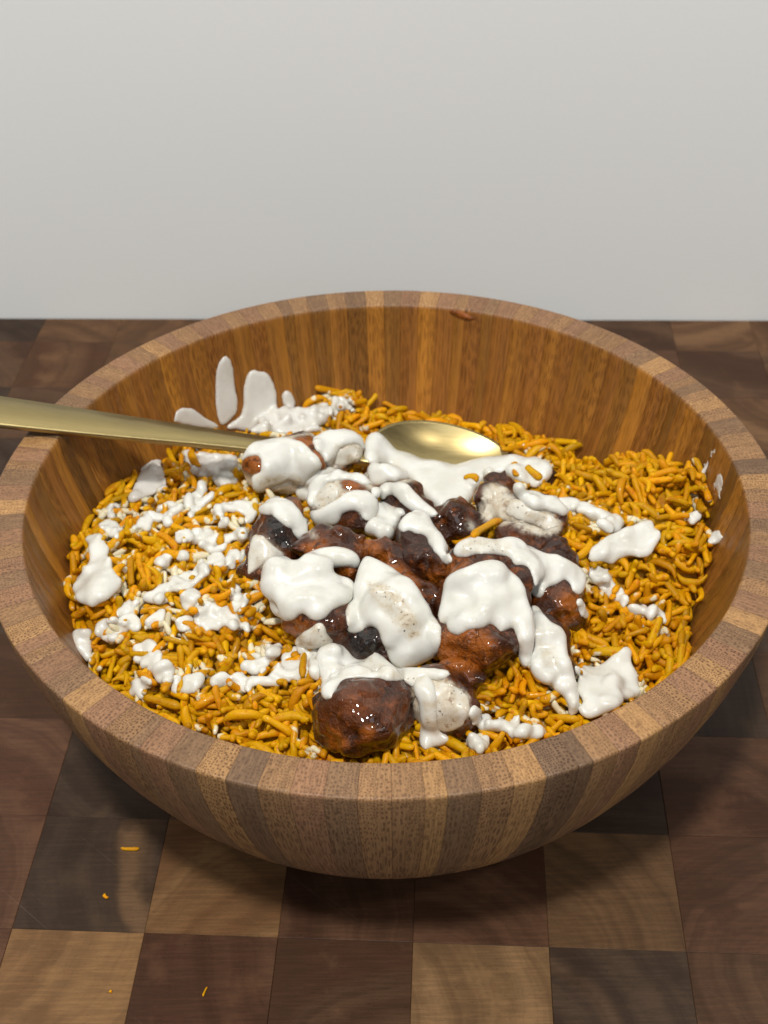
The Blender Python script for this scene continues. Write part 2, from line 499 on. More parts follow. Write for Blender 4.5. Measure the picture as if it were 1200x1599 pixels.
# ------------------------------------------------------------------ cutting board of square end grain blocks
G0 = np.array([0.0070, -0.1172])
GA = math.radians(3.15)
GU = 0.0458 * np.array([math.cos(GA), -math.sin(GA)])
GV = 0.0474 * np.array([math.sin(GA), math.cos(GA)])
board = tag(empty('cutting_board', (0, 0.05, -0.04)), 'thick chequered end grain cutting board of dark and tan wood squares under the bowl', 'cutting board')
TAN, RED, DRK, MID, BRN = (0.145, 0.080, 0.035), (0.064, 0.031, 0.017), (0.042, 0.026, 0.017), (0.100, 0.052, 0.025), (0.070, 0.037, 0.020)
RBR = (0.090, 0.044, 0.025)
TONES = {(-4, -1): RBR, (-3, -1): TAN, (-2, -1): RED, (-1, -1): BRN, (0, -1): (0.150, 0.088, 0.042), (1, -1): DRK, (2, -1): BRN, (3, -1): RED,
         (-4, 0): RBR, (-3, 0): DRK, (-2, 0): TAN, (-1, 0): RED, (0, 0): RED, (1, 0): (0.078, 0.043, 0.021), (2, 0): RED, (3, 0): BRN,
         (-4, 1): RBR, (-3, 1): DRK, (-2, 1): BRN, (1, 1): DRK, (2, 1): RED, (3, 1): BRN, (-5, 1): BRN,
         (-4, 2): BRN, (-5, 2): DRK, (2, 2): DRK, (3, 2): BRN, (-5, 3): DRK, (3, 3): DRK, (4, 3): BRN,
         (-5, 8): MID, (-4, 8): MID, (-5, 7): MID, (-4, 7): MID, (-6, 8): DRK, (-6, 7): BRN, (-3, 8): BRN,
         (-5, 6): BRN, (-6, 6): DRK, (-5, 5): DRK, (-5, 4): DRK, (-4, 4): BRN, (-6, 4): DRK,
         (2, 8): BRN, (3, 8): MID, (4, 8): MID, (5, 8): BRN, (3, 7): BRN, (4, 7): BRN, (4, 6): DRK, (4, 5): BRN, (3, 6): MID}
def block(i, j):
    g, ch, zb = 0.00003, 0.00018, -0.04
    c = [G0 + GU * (i + a) + GV * (j + b) for a, b in ((0, 0), (1, 0), (1, 1), (0, 1))]
    ctr = sum(c) / 4
    lim = wm - wn * 0.0016
    cc = []
    for p in c:
        over = (p - lim) @ wn
        cc.append(p - wn * over if over > 0 else p)
    if (cc[3] - cc[0]) @ wn < 0.003: return
    V = []
    for k, z, ins in ((0, zb, g), (1, -ch, g), (2, 0.0, g + ch)):
        dz = random.uniform(-0.00006, 0.00006) if k else 0
        for p in cc:
            d = ctr - p; d = d / np.linalg.norm(d) * ins * 1.4
            V.append((p[0] + d[0] - ctr[0], p[1] + d[1] - ctr[1], z + dz))
    F = [(8, 9, 10, 11)]
    for a in (0, 4):
        for k in range(4):
            F.append((a + k, a + (k + 1) % 4, a + 4 + (k + 1) % 4, a + 4 + k))
    me = bpy.data.meshes.new('wood_block'); me.from_pydata(V, [], F)
    o = link('wood_block', me, M_BLOCK, board, smooth=False)
    o.location = (ctr[0] - board.location[0], ctr[1] - board.location[1], 0.04)
    tone = TONES.get((i, j)) or random.choice([RED, DRK, MID, BRN, BRN, DRK, RBR] if j > 1 else [TAN, RED, DRK, MID, BRN, BRN, DRK, RBR])
    k = random.uniform(0.9, 1.1)
    o.color = (tone[0] * k, tone[1] * k, tone[2] * k, 1)
for j in range(-2, 9):
    for i in range(-8, 8):
        block(i, j)

# ------------------------------------------------------------------ bowl
def r_out(z):
    t = np.clip(np.asarray(z, float) / ZR, 0, 1)
    return R * (0.6 + 0.4 * (1 - (1 - t) ** 1.5) ** (1 / 1.4))
THK = 0.0133
def r_in(z): return r_out(z) - THK

prof = []            # (r, z, inner flag), from the foot outwards and over the rim to the floor inside
for z in (0.0, 0.002, 0.006, 0.012, 0.02, 0.03, 0.041, 0.053, 0.066, 0.079, 0.091, 0.0985, 0.1036): prof.append((float(r_out(z)), z, 0))
ro, ri = float(r_out(ZR)), float(r_out(ZR)) - THK
prof += [(ro - 0.00002, ZR - 0.0005, 0), (ro - 0.0004, ZR - 0.00005, 0), (ro - 0.0010, ZR, 0), (ri + 0.0014, ZR, 0), (ri + 0.0007, ZR - 0.00005, 0), (ri + 0.0002, ZR - 0.0006, 0.6)]
for z in (0.1032, 0.0985, 0.092, 0.083, 0.073, 0.063, 0.053, 0.042, 0.03, 0.02, 0.013): prof.append((float(r_in(z)), z, 1))
PR = np.array(prof)
bowl = tag(empty('wooden_bowl', (0, 0, 0)), 'round wooden serving bowl of glued bamboo strips holding the rice and chicken', 'bowl')
PD = np.concatenate([[0], np.cumsum(np.hypot(np.diff(PR[:, 0]), np.diff(PR[:, 1])))])
_rim = (PR[:, 1] > ZR - 0.002) & (PR[:, 2] < 0.5)
_st = np.where(PR[:, 2] > 0.5, 0.10 + 0.06 * np.clip((PR[:, 1] - 0.08) / 0.025, 0, 1), np.where(_rim, 0.85, 0.07 + 0.40 * np.clip((PR[:, 1] - 0.070) / 0.030, 0, 1) ** 1.3))
PV = np.concatenate([[0], np.cumsum(np.diff(PD) * 0.5 * (_st[1:] + _st[:-1]))])   # how fast the fibres are cut across
def stave(a0, a1, tone, k):
    n = len(PR); cols = (0.0, 0.035, 0.5, 0.965, 1.0)
    V, gp, ac = [], [], []
    for q in cols:
        a = a0 + (a1 - a0) * q
        groove = 0.00010 if q in (0.0, 1.0) else 0.0
        for m, (r, z, f) in enumerate(PR):
            # shrink the seam a hair into the wall
            cr = r - groove if m < 15 else (r + groove if m > 18 else r)
            cz = z - groove if 13 <= m <= 19 else z
            V.append((cr * math.cos(a), cr * math.sin(a), cz))
            u = R * 0.93 * (a - a0)
            gp.append((u, PV[m], PD[m]))
            ac.append(q)
    F = []
    for c in range(len(cols) - 1):
        for m in range(n - 1):
            i = c * n + m
            F.append((i, i + n, i + n + 1, i + 1))
    me = quad_mesh('stave', np.array(V), np.array(F))
    set_attr(me, 'grain_position', np.array(gp), 'FLOAT_VECTOR')
    set_attr(me, 'across', np.array(ac))
    set_attr(me, 'inner', np.tile(PR[:, 2], len(cols)))
    o = link('stave', me, M_STAVE, bowl)
    o.color = tone + (1,)
LT, MD, PK, GY, DK = (0.335, 0.186, 0.076), (0.255, 0.140, 0.064), (0.240, 0.126, 0.066), (0.198, 0.113, 0.058), (0.156, 0.091, 0.050)
front = [(-1, GY), (219, PK), (257, GY), (304, LT), (351, DK), (401, MD), (452, PK), (505, GY), (558, MD), (612, MD), (665, LT), (701, GY), (755, MD), (806, LT), (856, DK), (905, DK), (929, MD), (965, PK)]
fy = {219: 1165, 257: 1186, 304: 1203, 351: 1218, 401: 1229, 452: 1239, 505: 1244, 558: 1248, 612: 1249, 665: 1248, 701: 1247, 755: 1240, 806: 1230, 856: 1216, 905: 1196, 929: 1190, 965: 1170, 1002: 1155}
def px_ang(x):
    p = at_z(x, fy[x], ZR); return math.atan2(p[1], p[0])
cuts = [px_ang(x) for x in sorted(fy)]
tones = [t for x, t in front[1:]]
a_end = cuts[0] + 2 * math.pi
angs, tns = list(cuts), list(tones)
prev = None
while angs[-1] < a_end - math.radians(5.2):
    angs.append(angs[-1] + math.radians(random.choice([3.2, 3.5, 3.6, 3.8, 4.0, 2.2])))
    ch = random.choice([LT, MD, MD, PK, PK, GY, MD, DK, LT])
    if math.degrees(angs[-1]) % 360 > 180 and ch is DK: ch = PK
    if 15 < math.degrees(angs[-1]) % 360 < 165: ch = random.choice([MD, MD, PK, LT, GY, MD])
    if ch is prev: ch = random.choice([LT, MD, PK, GY])
    prev = ch
    tns.append(ch)
angs.append(a_end); tns.append(GY)
for k in range(len(angs) - 1):
    f = random.uniform(0.92, 1.08)
    stave(angs[k], angs[k + 1], tuple(c * f for c in tns[k]), k)
def lathe(rz, n=72):
    V, F = [], []
    for r, z in rz:
        for k in range(n):
            a = 2 * math.pi * k / n
            V.append((r * math.cos(a), r * math.sin(a), z))
    for m in range(len(rz) - 1):
        for k in range(n):
            F.append((m * n + k, m * n + (k + 1) % n, (m + 1) * n + (k + 1) % n, (m + 1) * n + k))
    return np.array(V), np.array(F)
V, F = lathe([(0.0005, 0.0003), (0.0838, 0.0003), (0.078, 0.0128), (float(r_in(0.0131)) - 0.0003, 0.0134), (0.0005, 0.0134)])
me = quad_mesh('bowl_base', V, F)
set_attr(me, 'grain_position', V.copy(), 'FLOAT_VECTOR')
bb = link('bowl_base', me, M_STAVE, bowl); bb.color = MD + (1,)

# ------------------------------------------------------------------ rice surface
EDGE = [(-180, -29), (-170, -33), (-164, -38), (-155, -46), (-140, -48), (-120, -48), (-90, -46), (-60, -46), (-40, -48), (-25, -47), (-12, -43),
        (-4, -33), (4, -23), (13, -18), (20, -25), (28, -37), (36, -41), (51, -44), (60, -45), (73, -44), (90, -46), (101, -41), (113, -43), (135, -42), (150, -40), (160, -36), (170, -31), (180, -29)]
EA = np.array([e[0] for e in EDGE], float); EZ = np.array([e[1] for e in EDGE], float) * 0.001 + ZR
ZC = ZR - 0.034
def rice_h(x, y, lumps=True):
    x = np.asarray(x, float); y = np.asarray(y, float)
    r = np.hypot(x, y); a = np.degrees(np.arctan2(y, x))
    ze = np.interp(a, EA, EZ)
    w = np.clip(r / 0.113, 0, 1.2) ** 2.2
    w = np.minimum(w, 1)
    z = ZC * (1 - w) + ze * w
    if lumps:
        P = np.stack([x, y, np.zeros_like(x)], -1)
        z = z + 0.0052 * vnoise(P, 0.025, 3) + 0.0034 * vnoise(P, 0.0115, 5)
    return z
def wall_gap(x, y, z):
    return r_in(z) - np.hypot(x, y)

# sheet under the grains, also what the sauce is poured on
nr, na = 46, 120
rv = []
for i in range(nr):
    for k in range(na):
        a = 2 * math.pi * k / na
        rr = 0.1265 * (i + 0.02) / (nr - 1)
        rv.append((rr * math.cos(a), rr * math.sin(a)))
rv = np.array(rv)
rz = rice_h(rv[:, 0], rv[:, 1])
rad = np.hypot(rv[:, 0], rv[:, 1]); lim = r_in(rz) - 0.0006
k_ = np.minimum(1, lim / np.maximum(rad, 1e-6))
rv = rv * k_[:, None]
RV = np.c_[rv, rz]
RF = np.array([(i * na + k, (i + 1) * na + k, (i + 1) * na + (k + 1) % na, i * na + (k + 1) % na) for i in range(nr - 1) for k in range(na)])
RF = RF[:, ::-1]
low = RV.copy(); low[:, 2] -= 0.0060
me = quad_mesh('rice', low, RF)
set_attr(me, 'shade', np.tile(np.array([[0.8, 0.8, 0.8, 1]]), (len(RV), 1)), 'FLOAT_COLOR')
set_attr(me, 'hue', np.full(len(RV), 0.6))
rice = link('rice', me, M_RICE)
tag(rice, 'heap of cooked yellow orange rice filling the wooden bowl under the chicken', 'rice')

# ------------------------------------------------------------------ chicken pieces (blobs in a shared field, meshed smoothly)
# each blob: pixel x, pixel y, half width px, half height px, turn deg, lift of the centre above the rice (mm)
CH = [
 ('small chicken piece wholly hidden at left by white sauce, beside the spoon handle', [(420, 730, 44, 44, 0, 11), (475, 716, 42, 36, -15, 12), (530, 702, 46, 31, -8, 12)], 'log'),
 ('browned chicken piece under two arcs of white sauce, right before the log shaped piece', [(535, 785, 50, 44, 0, 8), (560, 800, 30, 36, 0, 8)], ''),
 ('chicken piece with a black charred patch, at the left edge of the pile', [(442, 812, 38, 38, 0, 9), (430, 850, 40, 36, 0, 8), (408, 890, 24, 26, 0, 5)], ''),
 ('glossy dark brown chicken piece in the middle, behind the thick sauce fold', [(520, 858, 50, 34, 10, 10), (545, 880, 28, 30, 0, 9)], ''),
 ('large chicken piece whose brown lower face shows below the thick sauce fold', [(480, 925, 50, 50, 0, 9), (505, 965, 56, 48, 0, 8), (535, 985, 34, 30, 0, 6)], ''),
 ('long chicken piece hidden under the mottled white sauce drape at the centre', [(590, 920, 40, 48, -30, 9), (625, 965, 52, 52, -40, 8), (652, 1000, 34, 34, 0, 5), (566, 1000, 36, 34, 0, 4)], ''),
 ('brown chicken piece with a white sauce stripe along its back, before the pool', [(612, 775, 26, 22, 20, 9), (645, 792, 30, 24, 35, 9)], ''),
 ('white coated chicken piece behind the striped piece, next to the spoon bowl', [(598, 752, 26, 17, 0, 4), (625, 754, 18, 13, 10, 4)], ''),
 ('dark glossy chicken piece with a peaked cap of white sauce, centre of the pile', [(648, 832, 27, 34, 0, 10), (665, 865, 38, 40, 30, 9), (688, 895, 26, 28, 30, 8)], ''),
 ('thin orange brown strip of chicken between the mottled drape and the dark centre piece', [(580, 858, 15, 14, 0, 8), (612, 880, 20, 14, 35, 7), (640, 910, 20, 16, 45, 6), (672, 945, 24, 26, 50, 4)], ''),
 ('flat dark brown chicken piece below the sauce pool, with rice grains on it', [(705, 818, 42, 26, 0, 7), (735, 812, 26, 20, 0, 6)], ''),
 ('grey speckled chicken piece with a white sauce ridge, at the right back of the pile', [(785, 762, 27, 26, 0, 9), (778, 792, 30, 28, 0, 8), (818, 802, 42, 32, 15, 8), (858, 818, 22, 24, 0, 6)], ''),
 ('big chicken piece with an orange brown front face under a wide sheet of white sauce', [(760, 890, 55, 38, 0, 14), (752, 940, 62, 52, 0, 12), (752, 1000, 66, 56, 0, 9)], ''),
 ('dark chicken piece with dripping white sauce at the right edge of the pile', [(815, 858, 40, 32, 15, 11), (860, 890, 46, 44, 30, 10), (870, 940, 44, 50, 0, 6)], ''),
 ('round glossy brown chicken piece in front, nearest the bowl rim', [(560, 1122, 64, 62, 0, 10), (612, 1105, 32, 40, 0, 9), (565, 1075, 40, 24, 0, 12)], ''),
 ('chicken piece under thin mottled sauce, right beside the round glossy front piece', [(688, 1098, 48, 44, 0, 6), (672, 1070, 34, 26, 0, 7), (710, 1110, 26, 30, 0, 5)], ''),
 ('dark low lump of chicken below the big orange brown piece', [(718, 1066, 34, 28, 0, 3), (690, 1055, 20, 14, 0, 5)], ''),
 ('chicken piece buried under the white sauce sheet right of the big piece', [(853, 1005, 36, 44, 10, 4), (865, 1040, 26, 30, 0, 2)], ''),
 ('tiny dark scrap of chicken at the right end of the sauce pool', [(853, 752, 12, 16, 30, 2)], ''),
]
CH[0] = ('log shaped chicken piece in two sauce coated halves, lying against the spoon handle', CH[0][1], '')
FILM = [  # thin mottled sauce over meat
 ([(370, 705), (395, 688), (450, 680), (500, 672), (550, 664), (576, 680), (578, 705), (560, 722), (520, 732), (500, 748), (470, 765), (430, 780), (400, 780), (376, 740)], 1.0),
 ([(575, 725), (630, 728), (650, 750), (600, 765), (578, 765)], 1.0), ([(480, 735), (575, 735), (590, 765), (560, 765), (540, 790), (500, 800), (480, 790)], 0.9),
 ([(395, 740), (420, 752), (455, 745), (470, 758), (460, 772), (430, 778), (405, 772)], 1.0),
 ([(500, 690), (540, 680), (570, 700), (565, 716), (540, 724), (515, 728), (500, 712)], 1.0),
 ([(488, 768), (510, 752), (530, 755), (532, 775), (522, 788), (500, 798), (488, 792)], 1.0),
 ([(748, 790), (756, 762), (772, 752), (792, 760), (802, 775), (820, 786), (845, 796), (865, 802), (878, 815), (878, 832), (850, 838), (820, 832), (800, 818), (788, 822), (768, 816), (750, 810)], 0.95),
 ([(640, 1050), (690, 1055), (735, 1085), (736, 1115), (715, 1140), (650, 1145)], 1.0),
 ([(565, 905), (600, 900), (640, 940), (665, 985), (655, 1020), (610, 1010), (585, 960)], 1.0),
 ([(390, 835), (415, 840), (440, 860), (450, 880), (430, 890), (395, 885)], 0.9),
 ([(460, 985), (500, 975), (515, 1000), (490, 1015), (460, 1010)], 0.7),
 ([(840, 965), (875, 985), (880, 1040), (850, 1050), (835, 1010)], 1.0),
 ([(460, 795), (480, 810), (500, 838), (490, 842), (470, 820)], 0.8),
 ([(720, 812), (735, 812), (745, 825), (738, 830)], 0.7),
]
CHAR = [
 [(414, 808), (428, 800), (440, 812), (448, 832), (462, 850), (455, 862), (430, 850), (416, 835)],
 [(415, 762), (440, 748), (458, 746), (456, 760), (430, 770)],
 [(555, 725), (577, 730), (577, 748), (566, 748)],
 [(552, 975), (590, 980), (597, 1020), (560, 1025), (535, 1000)],
 [(842, 738), (866, 740), (860, 768), (840, 766)],
 [(540, 940), (566, 950), (560, 985), (540, 990)],
]
ORNG = [
 [(374, 712), (392, 702), (414, 715), (412, 738), (396, 745), (378, 735)],
 [(455, 682), (488, 680), (505, 715), (514, 732), (500, 735), (485, 712), (460, 695)],
 [(690, 980), (735, 975), (760, 985), (775, 1010), (760, 1045), (700, 1050), (682, 1030)],
 [(508, 1140), (530, 1138), (545, 1160), (530, 1175), (510, 1165)], [(565, 1135), (582, 1130), (585, 1150), (568, 1165)],
 [(562, 842), (592, 840), (596, 866), (566, 868)], [(585, 862), (610, 862), (650, 905), (660, 930), (640, 930), (600, 885)],
 [(880, 918), (905, 925), (905, 965), (880, 980), (872, 945)], [(690, 872), (712, 868), (735, 875), (725, 890), (700, 900)],
 [(435, 965), (470, 960), (485, 975), (460, 1005), (438, 1000)], [(528, 745), (560, 745), (575, 765), (540, 768)],
 [(660, 895), (695, 895), (698, 915), (675, 910)], [(455, 780), (472, 780), (482, 800), (470, 800)],
 [(515, 885), (552, 880), (552, 905), (530, 900)], [(475, 850), (500, 840), (515, 850), (480, 870)],
]
bvh_parts = []          # (V, F) of everything the sauce can lie on
def centre_on_rice(px, py, lift):
    d = pix_dir(px, py)
    t = 0.25
    lo, hi = 0.2, 0.9
    for _ in range(40):
        m = 0.5 * (lo + hi)
        p = CAM + d * m
        if p[2] > float(rice_h(p[0], p[1], False)) + lift: lo = m
        else: hi = m
    return CAM + d * lo, lo

def chicken_mesh(blobs, seed, pn=2.7):
    E, TW = [], []
    for (px, py, rx, ry, rot, lift) in blobs:
        c, dist = centre_on_rice(px, py, lift * 0.001)
        sc = dist * (pix_dir(px, py) @ _fw) / FPX
        ca, sa = math.cos(math.radians(rot)), math.sin(math.radians(rot))
        ax = ca * _rt - sa * _up; ay = sa * _rt + ca * _up
        B = np.stack([ax, ay, -_fw])
        g_ = np.random.default_rng(int(px * 7 + py)); qa, _q = np.linalg.qr(g_.normal(size=(3, 3)))
        TW.append(qa)
        E.append((c, B, np.array([rx * sc, ry * sc, 0.5 * (rx + ry) * sc])))
    h = 0.0008
    lo = np.min([c - a.max() for c, B, a in E], 0) - 0.009
    hi = np.max([c + a.max() for c, B, a in E], 0) + 0.009
    n = np.ceil((hi - lo) / h).astype(int) + 1
    X = np.stack(np.meshgrid(*[lo[k] + h * np.arange(n[k]) for k in range(3)], indexing='ij'), -1)
    K = 0.0022
    acc = 0
    for (c, B, a), tw in zip(E, TW):
        q = (X - c) @ B.T / a
        qt = np.abs(q @ tw)
        l = (qt ** pn).sum(-1) ** (1 / pn) * (1 + 0.05 * (pn - 2)) + 1e-9
        g = np.sqrt(((q / a) ** 2).sum(-1) + 1e-9)
        d = (l - 1) * a.min() * 0.95
        acc = acc + np.exp(-np.clip(d, -0.03, 0.03) / K)
    F = -K * np.log(acc)
    # torn and folded meat
    F0 = F
    F = F + 0.0003 + 0.0024 * vnoise(X, 0.0125, seed + 7) + 0.0017 * vnoise(X, 0.0068, seed) + 0.0009 * vnoise(X, 0.0036, seed + 50) + 0.00035 * vnoise(X, 0.0020, seed + 90)
    F = F + 0.0011 * (0.35 - np.abs(vnoise(X, 0.0085, seed + 31)))
    F = F + 0.0006 * (0.4 - np.abs(vnoise(X, 0.0046, seed + 131)) * 1.3)
    F = np.minimum(F, F0 + 0.0016)
    V, Q = surface_nets(F, lo, h)
    V = relax(V, Q, 1, 0.4)
    return V, Q
for ci, (label, blobs, _x) in enumerate(CH):
    V, Q = chicken_mesh(blobs, 212 + ci * 3, 2.0 if 'round glossy' in label else (2.3 if 'log' in label else 2.8))
    base = V.mean(0)
    me = quad_mesh('chicken_piece', V - base, Q)
    P2 = project(V)
    film = np.zeros(len(V)); char = np.zeros(len(V)); orange = np.zeros(len(V))
    for poly, val in FILM: film[in_poly(P2, poly)] = val
    for poly in CHAR: char[in_poly(P2, poly)] = 1
    for poly in ORNG:
        k = in_poly(P2, poly); orange[k] = 1; film[k] = 0
    def soften(a):
        e = np.concatenate([Q[:, [0, 1]], Q[:, [1, 2]], Q[:, [2, 3]], Q[:, [3, 0]]])
        for _ in range(7):
            s = np.bincount(e[:, 0], a[e[:, 1]], len(a)) + np.bincount(e[:, 1], a[e[:, 0]], len(a))
            c = np.bincount(e[:, 0], minlength=len(a)) + np.bincount(e[:, 1], minlength=len(a))
            a = 0.4 * a + 0.6 * s / np.maximum(c, 1)
        return a
    set_attr(me, 'film', soften(film)); set_attr(me, 'char', soften(char)); set_attr(me, 'orange', soften(orange))
    o = link('chicken_piece', me, M_CHICK)
    o.location = base
    tag(o, label, 'chicken', 'sauced chicken pieces piled on the rice')
    bvh_parts.append((V, Q))

# ------------------------------------------------------------------ spoon
HA = at_z(100, 656, ZR + 0.0016)           # where the handle lies on the rim
SB = at_z(688, 724, 0.0700)                # middle of the spoon bowl
ax = at_z(688, 731, 0.0700) - HA; LEN = np.linalg.norm(ax); ax /= LEN
sd = np.cross(np.array([0, 0, 1.0]), ax); sd /= np.linalg.norm(sd)
upv = np.cross(ax, sd)
spoon = tag(empty('spoon', tuple(HA)), 'brushed gold metal spoon lying across the left rim with its bowl in the sauce', 'spoon')
def local(V): return np.asarray(V) - HA
def strip(stations):
    """rounded rectangular bar through stations (centre, half width, half thickness, side vector)"""
    prof_ = [(-1, -0.6), (-0.94, -1), (0.94, -1), (1, -0.6), (1, 0.6), (0.94, 1), (-0.94, 1), (-1, 0.6)]
    V, F = [], []
    for c, hw, ht, s, u in stations:
        for a, b in prof_: V.append(c + s * a * hw + u * b * ht)
    n = len(prof_)
    for m in range(len(stations) - 1):
        for k in range(n): F.append((m * n + k, m * n + (k + 1) % n, (m + 1) * n + (k + 1) % n, (m + 1) * n + k))
    F.append((0, 1, 2, 3)); F.append((0, 3, 4, 7)); F.append((4, 5, 6, 7))
    e = (len(stations) - 1) * n
    F += [(e + 3, e + 2, e + 1, e), (e + 7, e + 4, e + 3, e), (e + 7, e + 6, e + 5, e + 4)]
    return np.array(V), np.array(F)
st = []
SL, SWD, SD = 0.031, 0.0205, 0.0085        # spoon bowl half length, half width, depth
for s, hw, ht in ((-0.085, 0.0110, 0.0012), (-0.05, 0.0101, 0.0012), (-0.024, 0.0093, 0.0012), (0.0, 0.0084, 0.0012), (0.024, 0.0072, 0.0012), (0.049, 0.0058, 0.0013), (0.074, 0.0050, 0.0014), (0.095, 0.0040, 0.0016), (LEN - SL - 0.004, 0.0036, 0.0016), (LEN - SL + 0.003, 0.0042, 0.0012)):
    st.append((HA + ax * s, hw, ht, sd, upv))
V, F = strip(st)
me = quad_mesh('handle', local(V), F)
link('handle', me, M_BRASS, spoon, smooth=False)
bvh_parts.append((V, F))
nu, nv = 26, 48
top, V = [], []
tilt = np.cross(sd, np.array([ax[0], ax[1], 0.0]) / np.hypot(ax[0], ax[1]))
bx = np.array([ax[0], ax[1], 0.0]); bx /= np.linalg.norm(bx); bx = bx + np.array([0, 0, -0.20]); bx /= np.linalg.norm(bx)
bu = np.cross(bx, sd); bu /= np.linalg.norm(bu)
lean = math.radians(10)                   # bowl rolled a little towards the camera
bs = sd * math.cos(lean) + bu * math.sin(lean); bu = np.cross(bx, bs)
if bu[2] < 0: bu = -bu
for side, off in ((0, 0.0), (1, 0.0009)):
    for i in range(nu):
        q = i / (nu - 1)
        for k in range(nv):
            a = 2 * math.pi * k / nv
            egg = 1 - 0.10 * math.cos(a)
            x = q * SL * math.cos(a); y = q * SWD * math.sin(a) * egg
            z = -SD * (1 - q ** 2.3) - off
            V.append(SB + bx * x + bs * y + bu * (z + 0.004))
V = np.array(V); F = []
for side in (0, 1):
    b = side * nu * nv
    for i in range(nu - 1):
        for k in range(nv):
            f = (b + i * nv + k, b + (i + 1) * nv + k, b + (i + 1) * nv + (k + 1) % nv, b + i * nv + (k + 1) % nv)
            F.append(f if side == 0 else f[::-1])
for k in range(nv):
    a0 = (nu - 1) * nv + k; a1 = (nu - 1) * nv + (k + 1) % nv
    F.append((a0, a0 + nu * nv, a1 + nu * nv, a1))
F = np.array(F)
link('spoon_bowl', quad_mesh('spoon_bowl', local(V), F), M_BRASS, spoon)
bvh_parts.append((V, F))

# ------------------------------------------------------------------ surfaces for ray casts: rice, chicken, spoon, inside of the bowl
V, F = lathe([(float(r_in(z)), z) for z in np.linspace(0.013, ZR, 30)], 160)
bvh_parts.append((V, F))
V, F = lathe([(ri, ZR), (ro, ZR)], 160)
bvh_parts.append((V, F))
rimV = lathe([(float(r_out(z)), z) for z in np.linspace(0.0, ZR, 12)], 120)
bvh_parts.append(rimV)
RVt = RV.copy(); RVt[:, 2] += 0.0002
bvh_parts.append((RVt, RF))
def make_bvh(parts):
    vs, fs, o = [], [], 0
    for V, F in parts:
        vs.append(V); fs.append(np.asarray(F) + o); o += len(V)
    return BVHTree.FromPolygons(np.concatenate(vs).tolist(), np.concatenate(fs).tolist())
BVH = make_bvh(bvh_parts)
CAMV = Vector(CAM)

# ------------------------------------------------------------------ outlines of the sauce patches (photo pixels, cast onto the surfaces)
THIN = [  # where the sauce is so thin that the meat shows through
 ([(568, 905), (590, 902), (615, 915), (632, 930), (650, 955), (664, 975), (660, 995), (640, 1005), (622, 990), (605, 965), (590, 950), (575, 935)], 1.0),
 ([(395, 735), (420, 740), (455, 735), (478, 745), (470, 765), (430, 775), (400, 772)], 1.0),
 ([(520, 690), (560, 690), (576, 705), (560, 728), (520, 732)], 0.8),
 ([(655, 1090), (700, 1090), (730, 1120), (700, 1150), (660, 1140)], 0.8),
 ([(716, 840), (760, 834), (800, 840), (805, 866), (716, 870)], 0.7),
 ([(455, 985), (500, 968), (522, 1010), (460, 1016)], 0.8),
 ([(840, 1000), (870, 1005), (876, 1040), (845, 1045)], 0.8),
 ([(560, 1018), (620, 1040), (680, 1046), (660, 1070), (600, 1062), (555, 1050)], 0.6),
]
ON_RICE = dict(bed=0.0, rmax=1.0, sink=-0.1, rmin=0.8, edge=2.2, poke=0.24, grow=0.0003, soft=1, jitter=5.0, step=2.6, bridge=True)
ON_MEAT = dict(jitter=2.0, rmax=1.5, sink=0.10, rmin=0.8, grow=0.0006, edge=1.15)
ON_WALL = dict(wash=0.45, drop=False, part=1.0, rmax=0.75, edge=2.4, grow=0.0005, sink=-0.25, rmin=0.5)
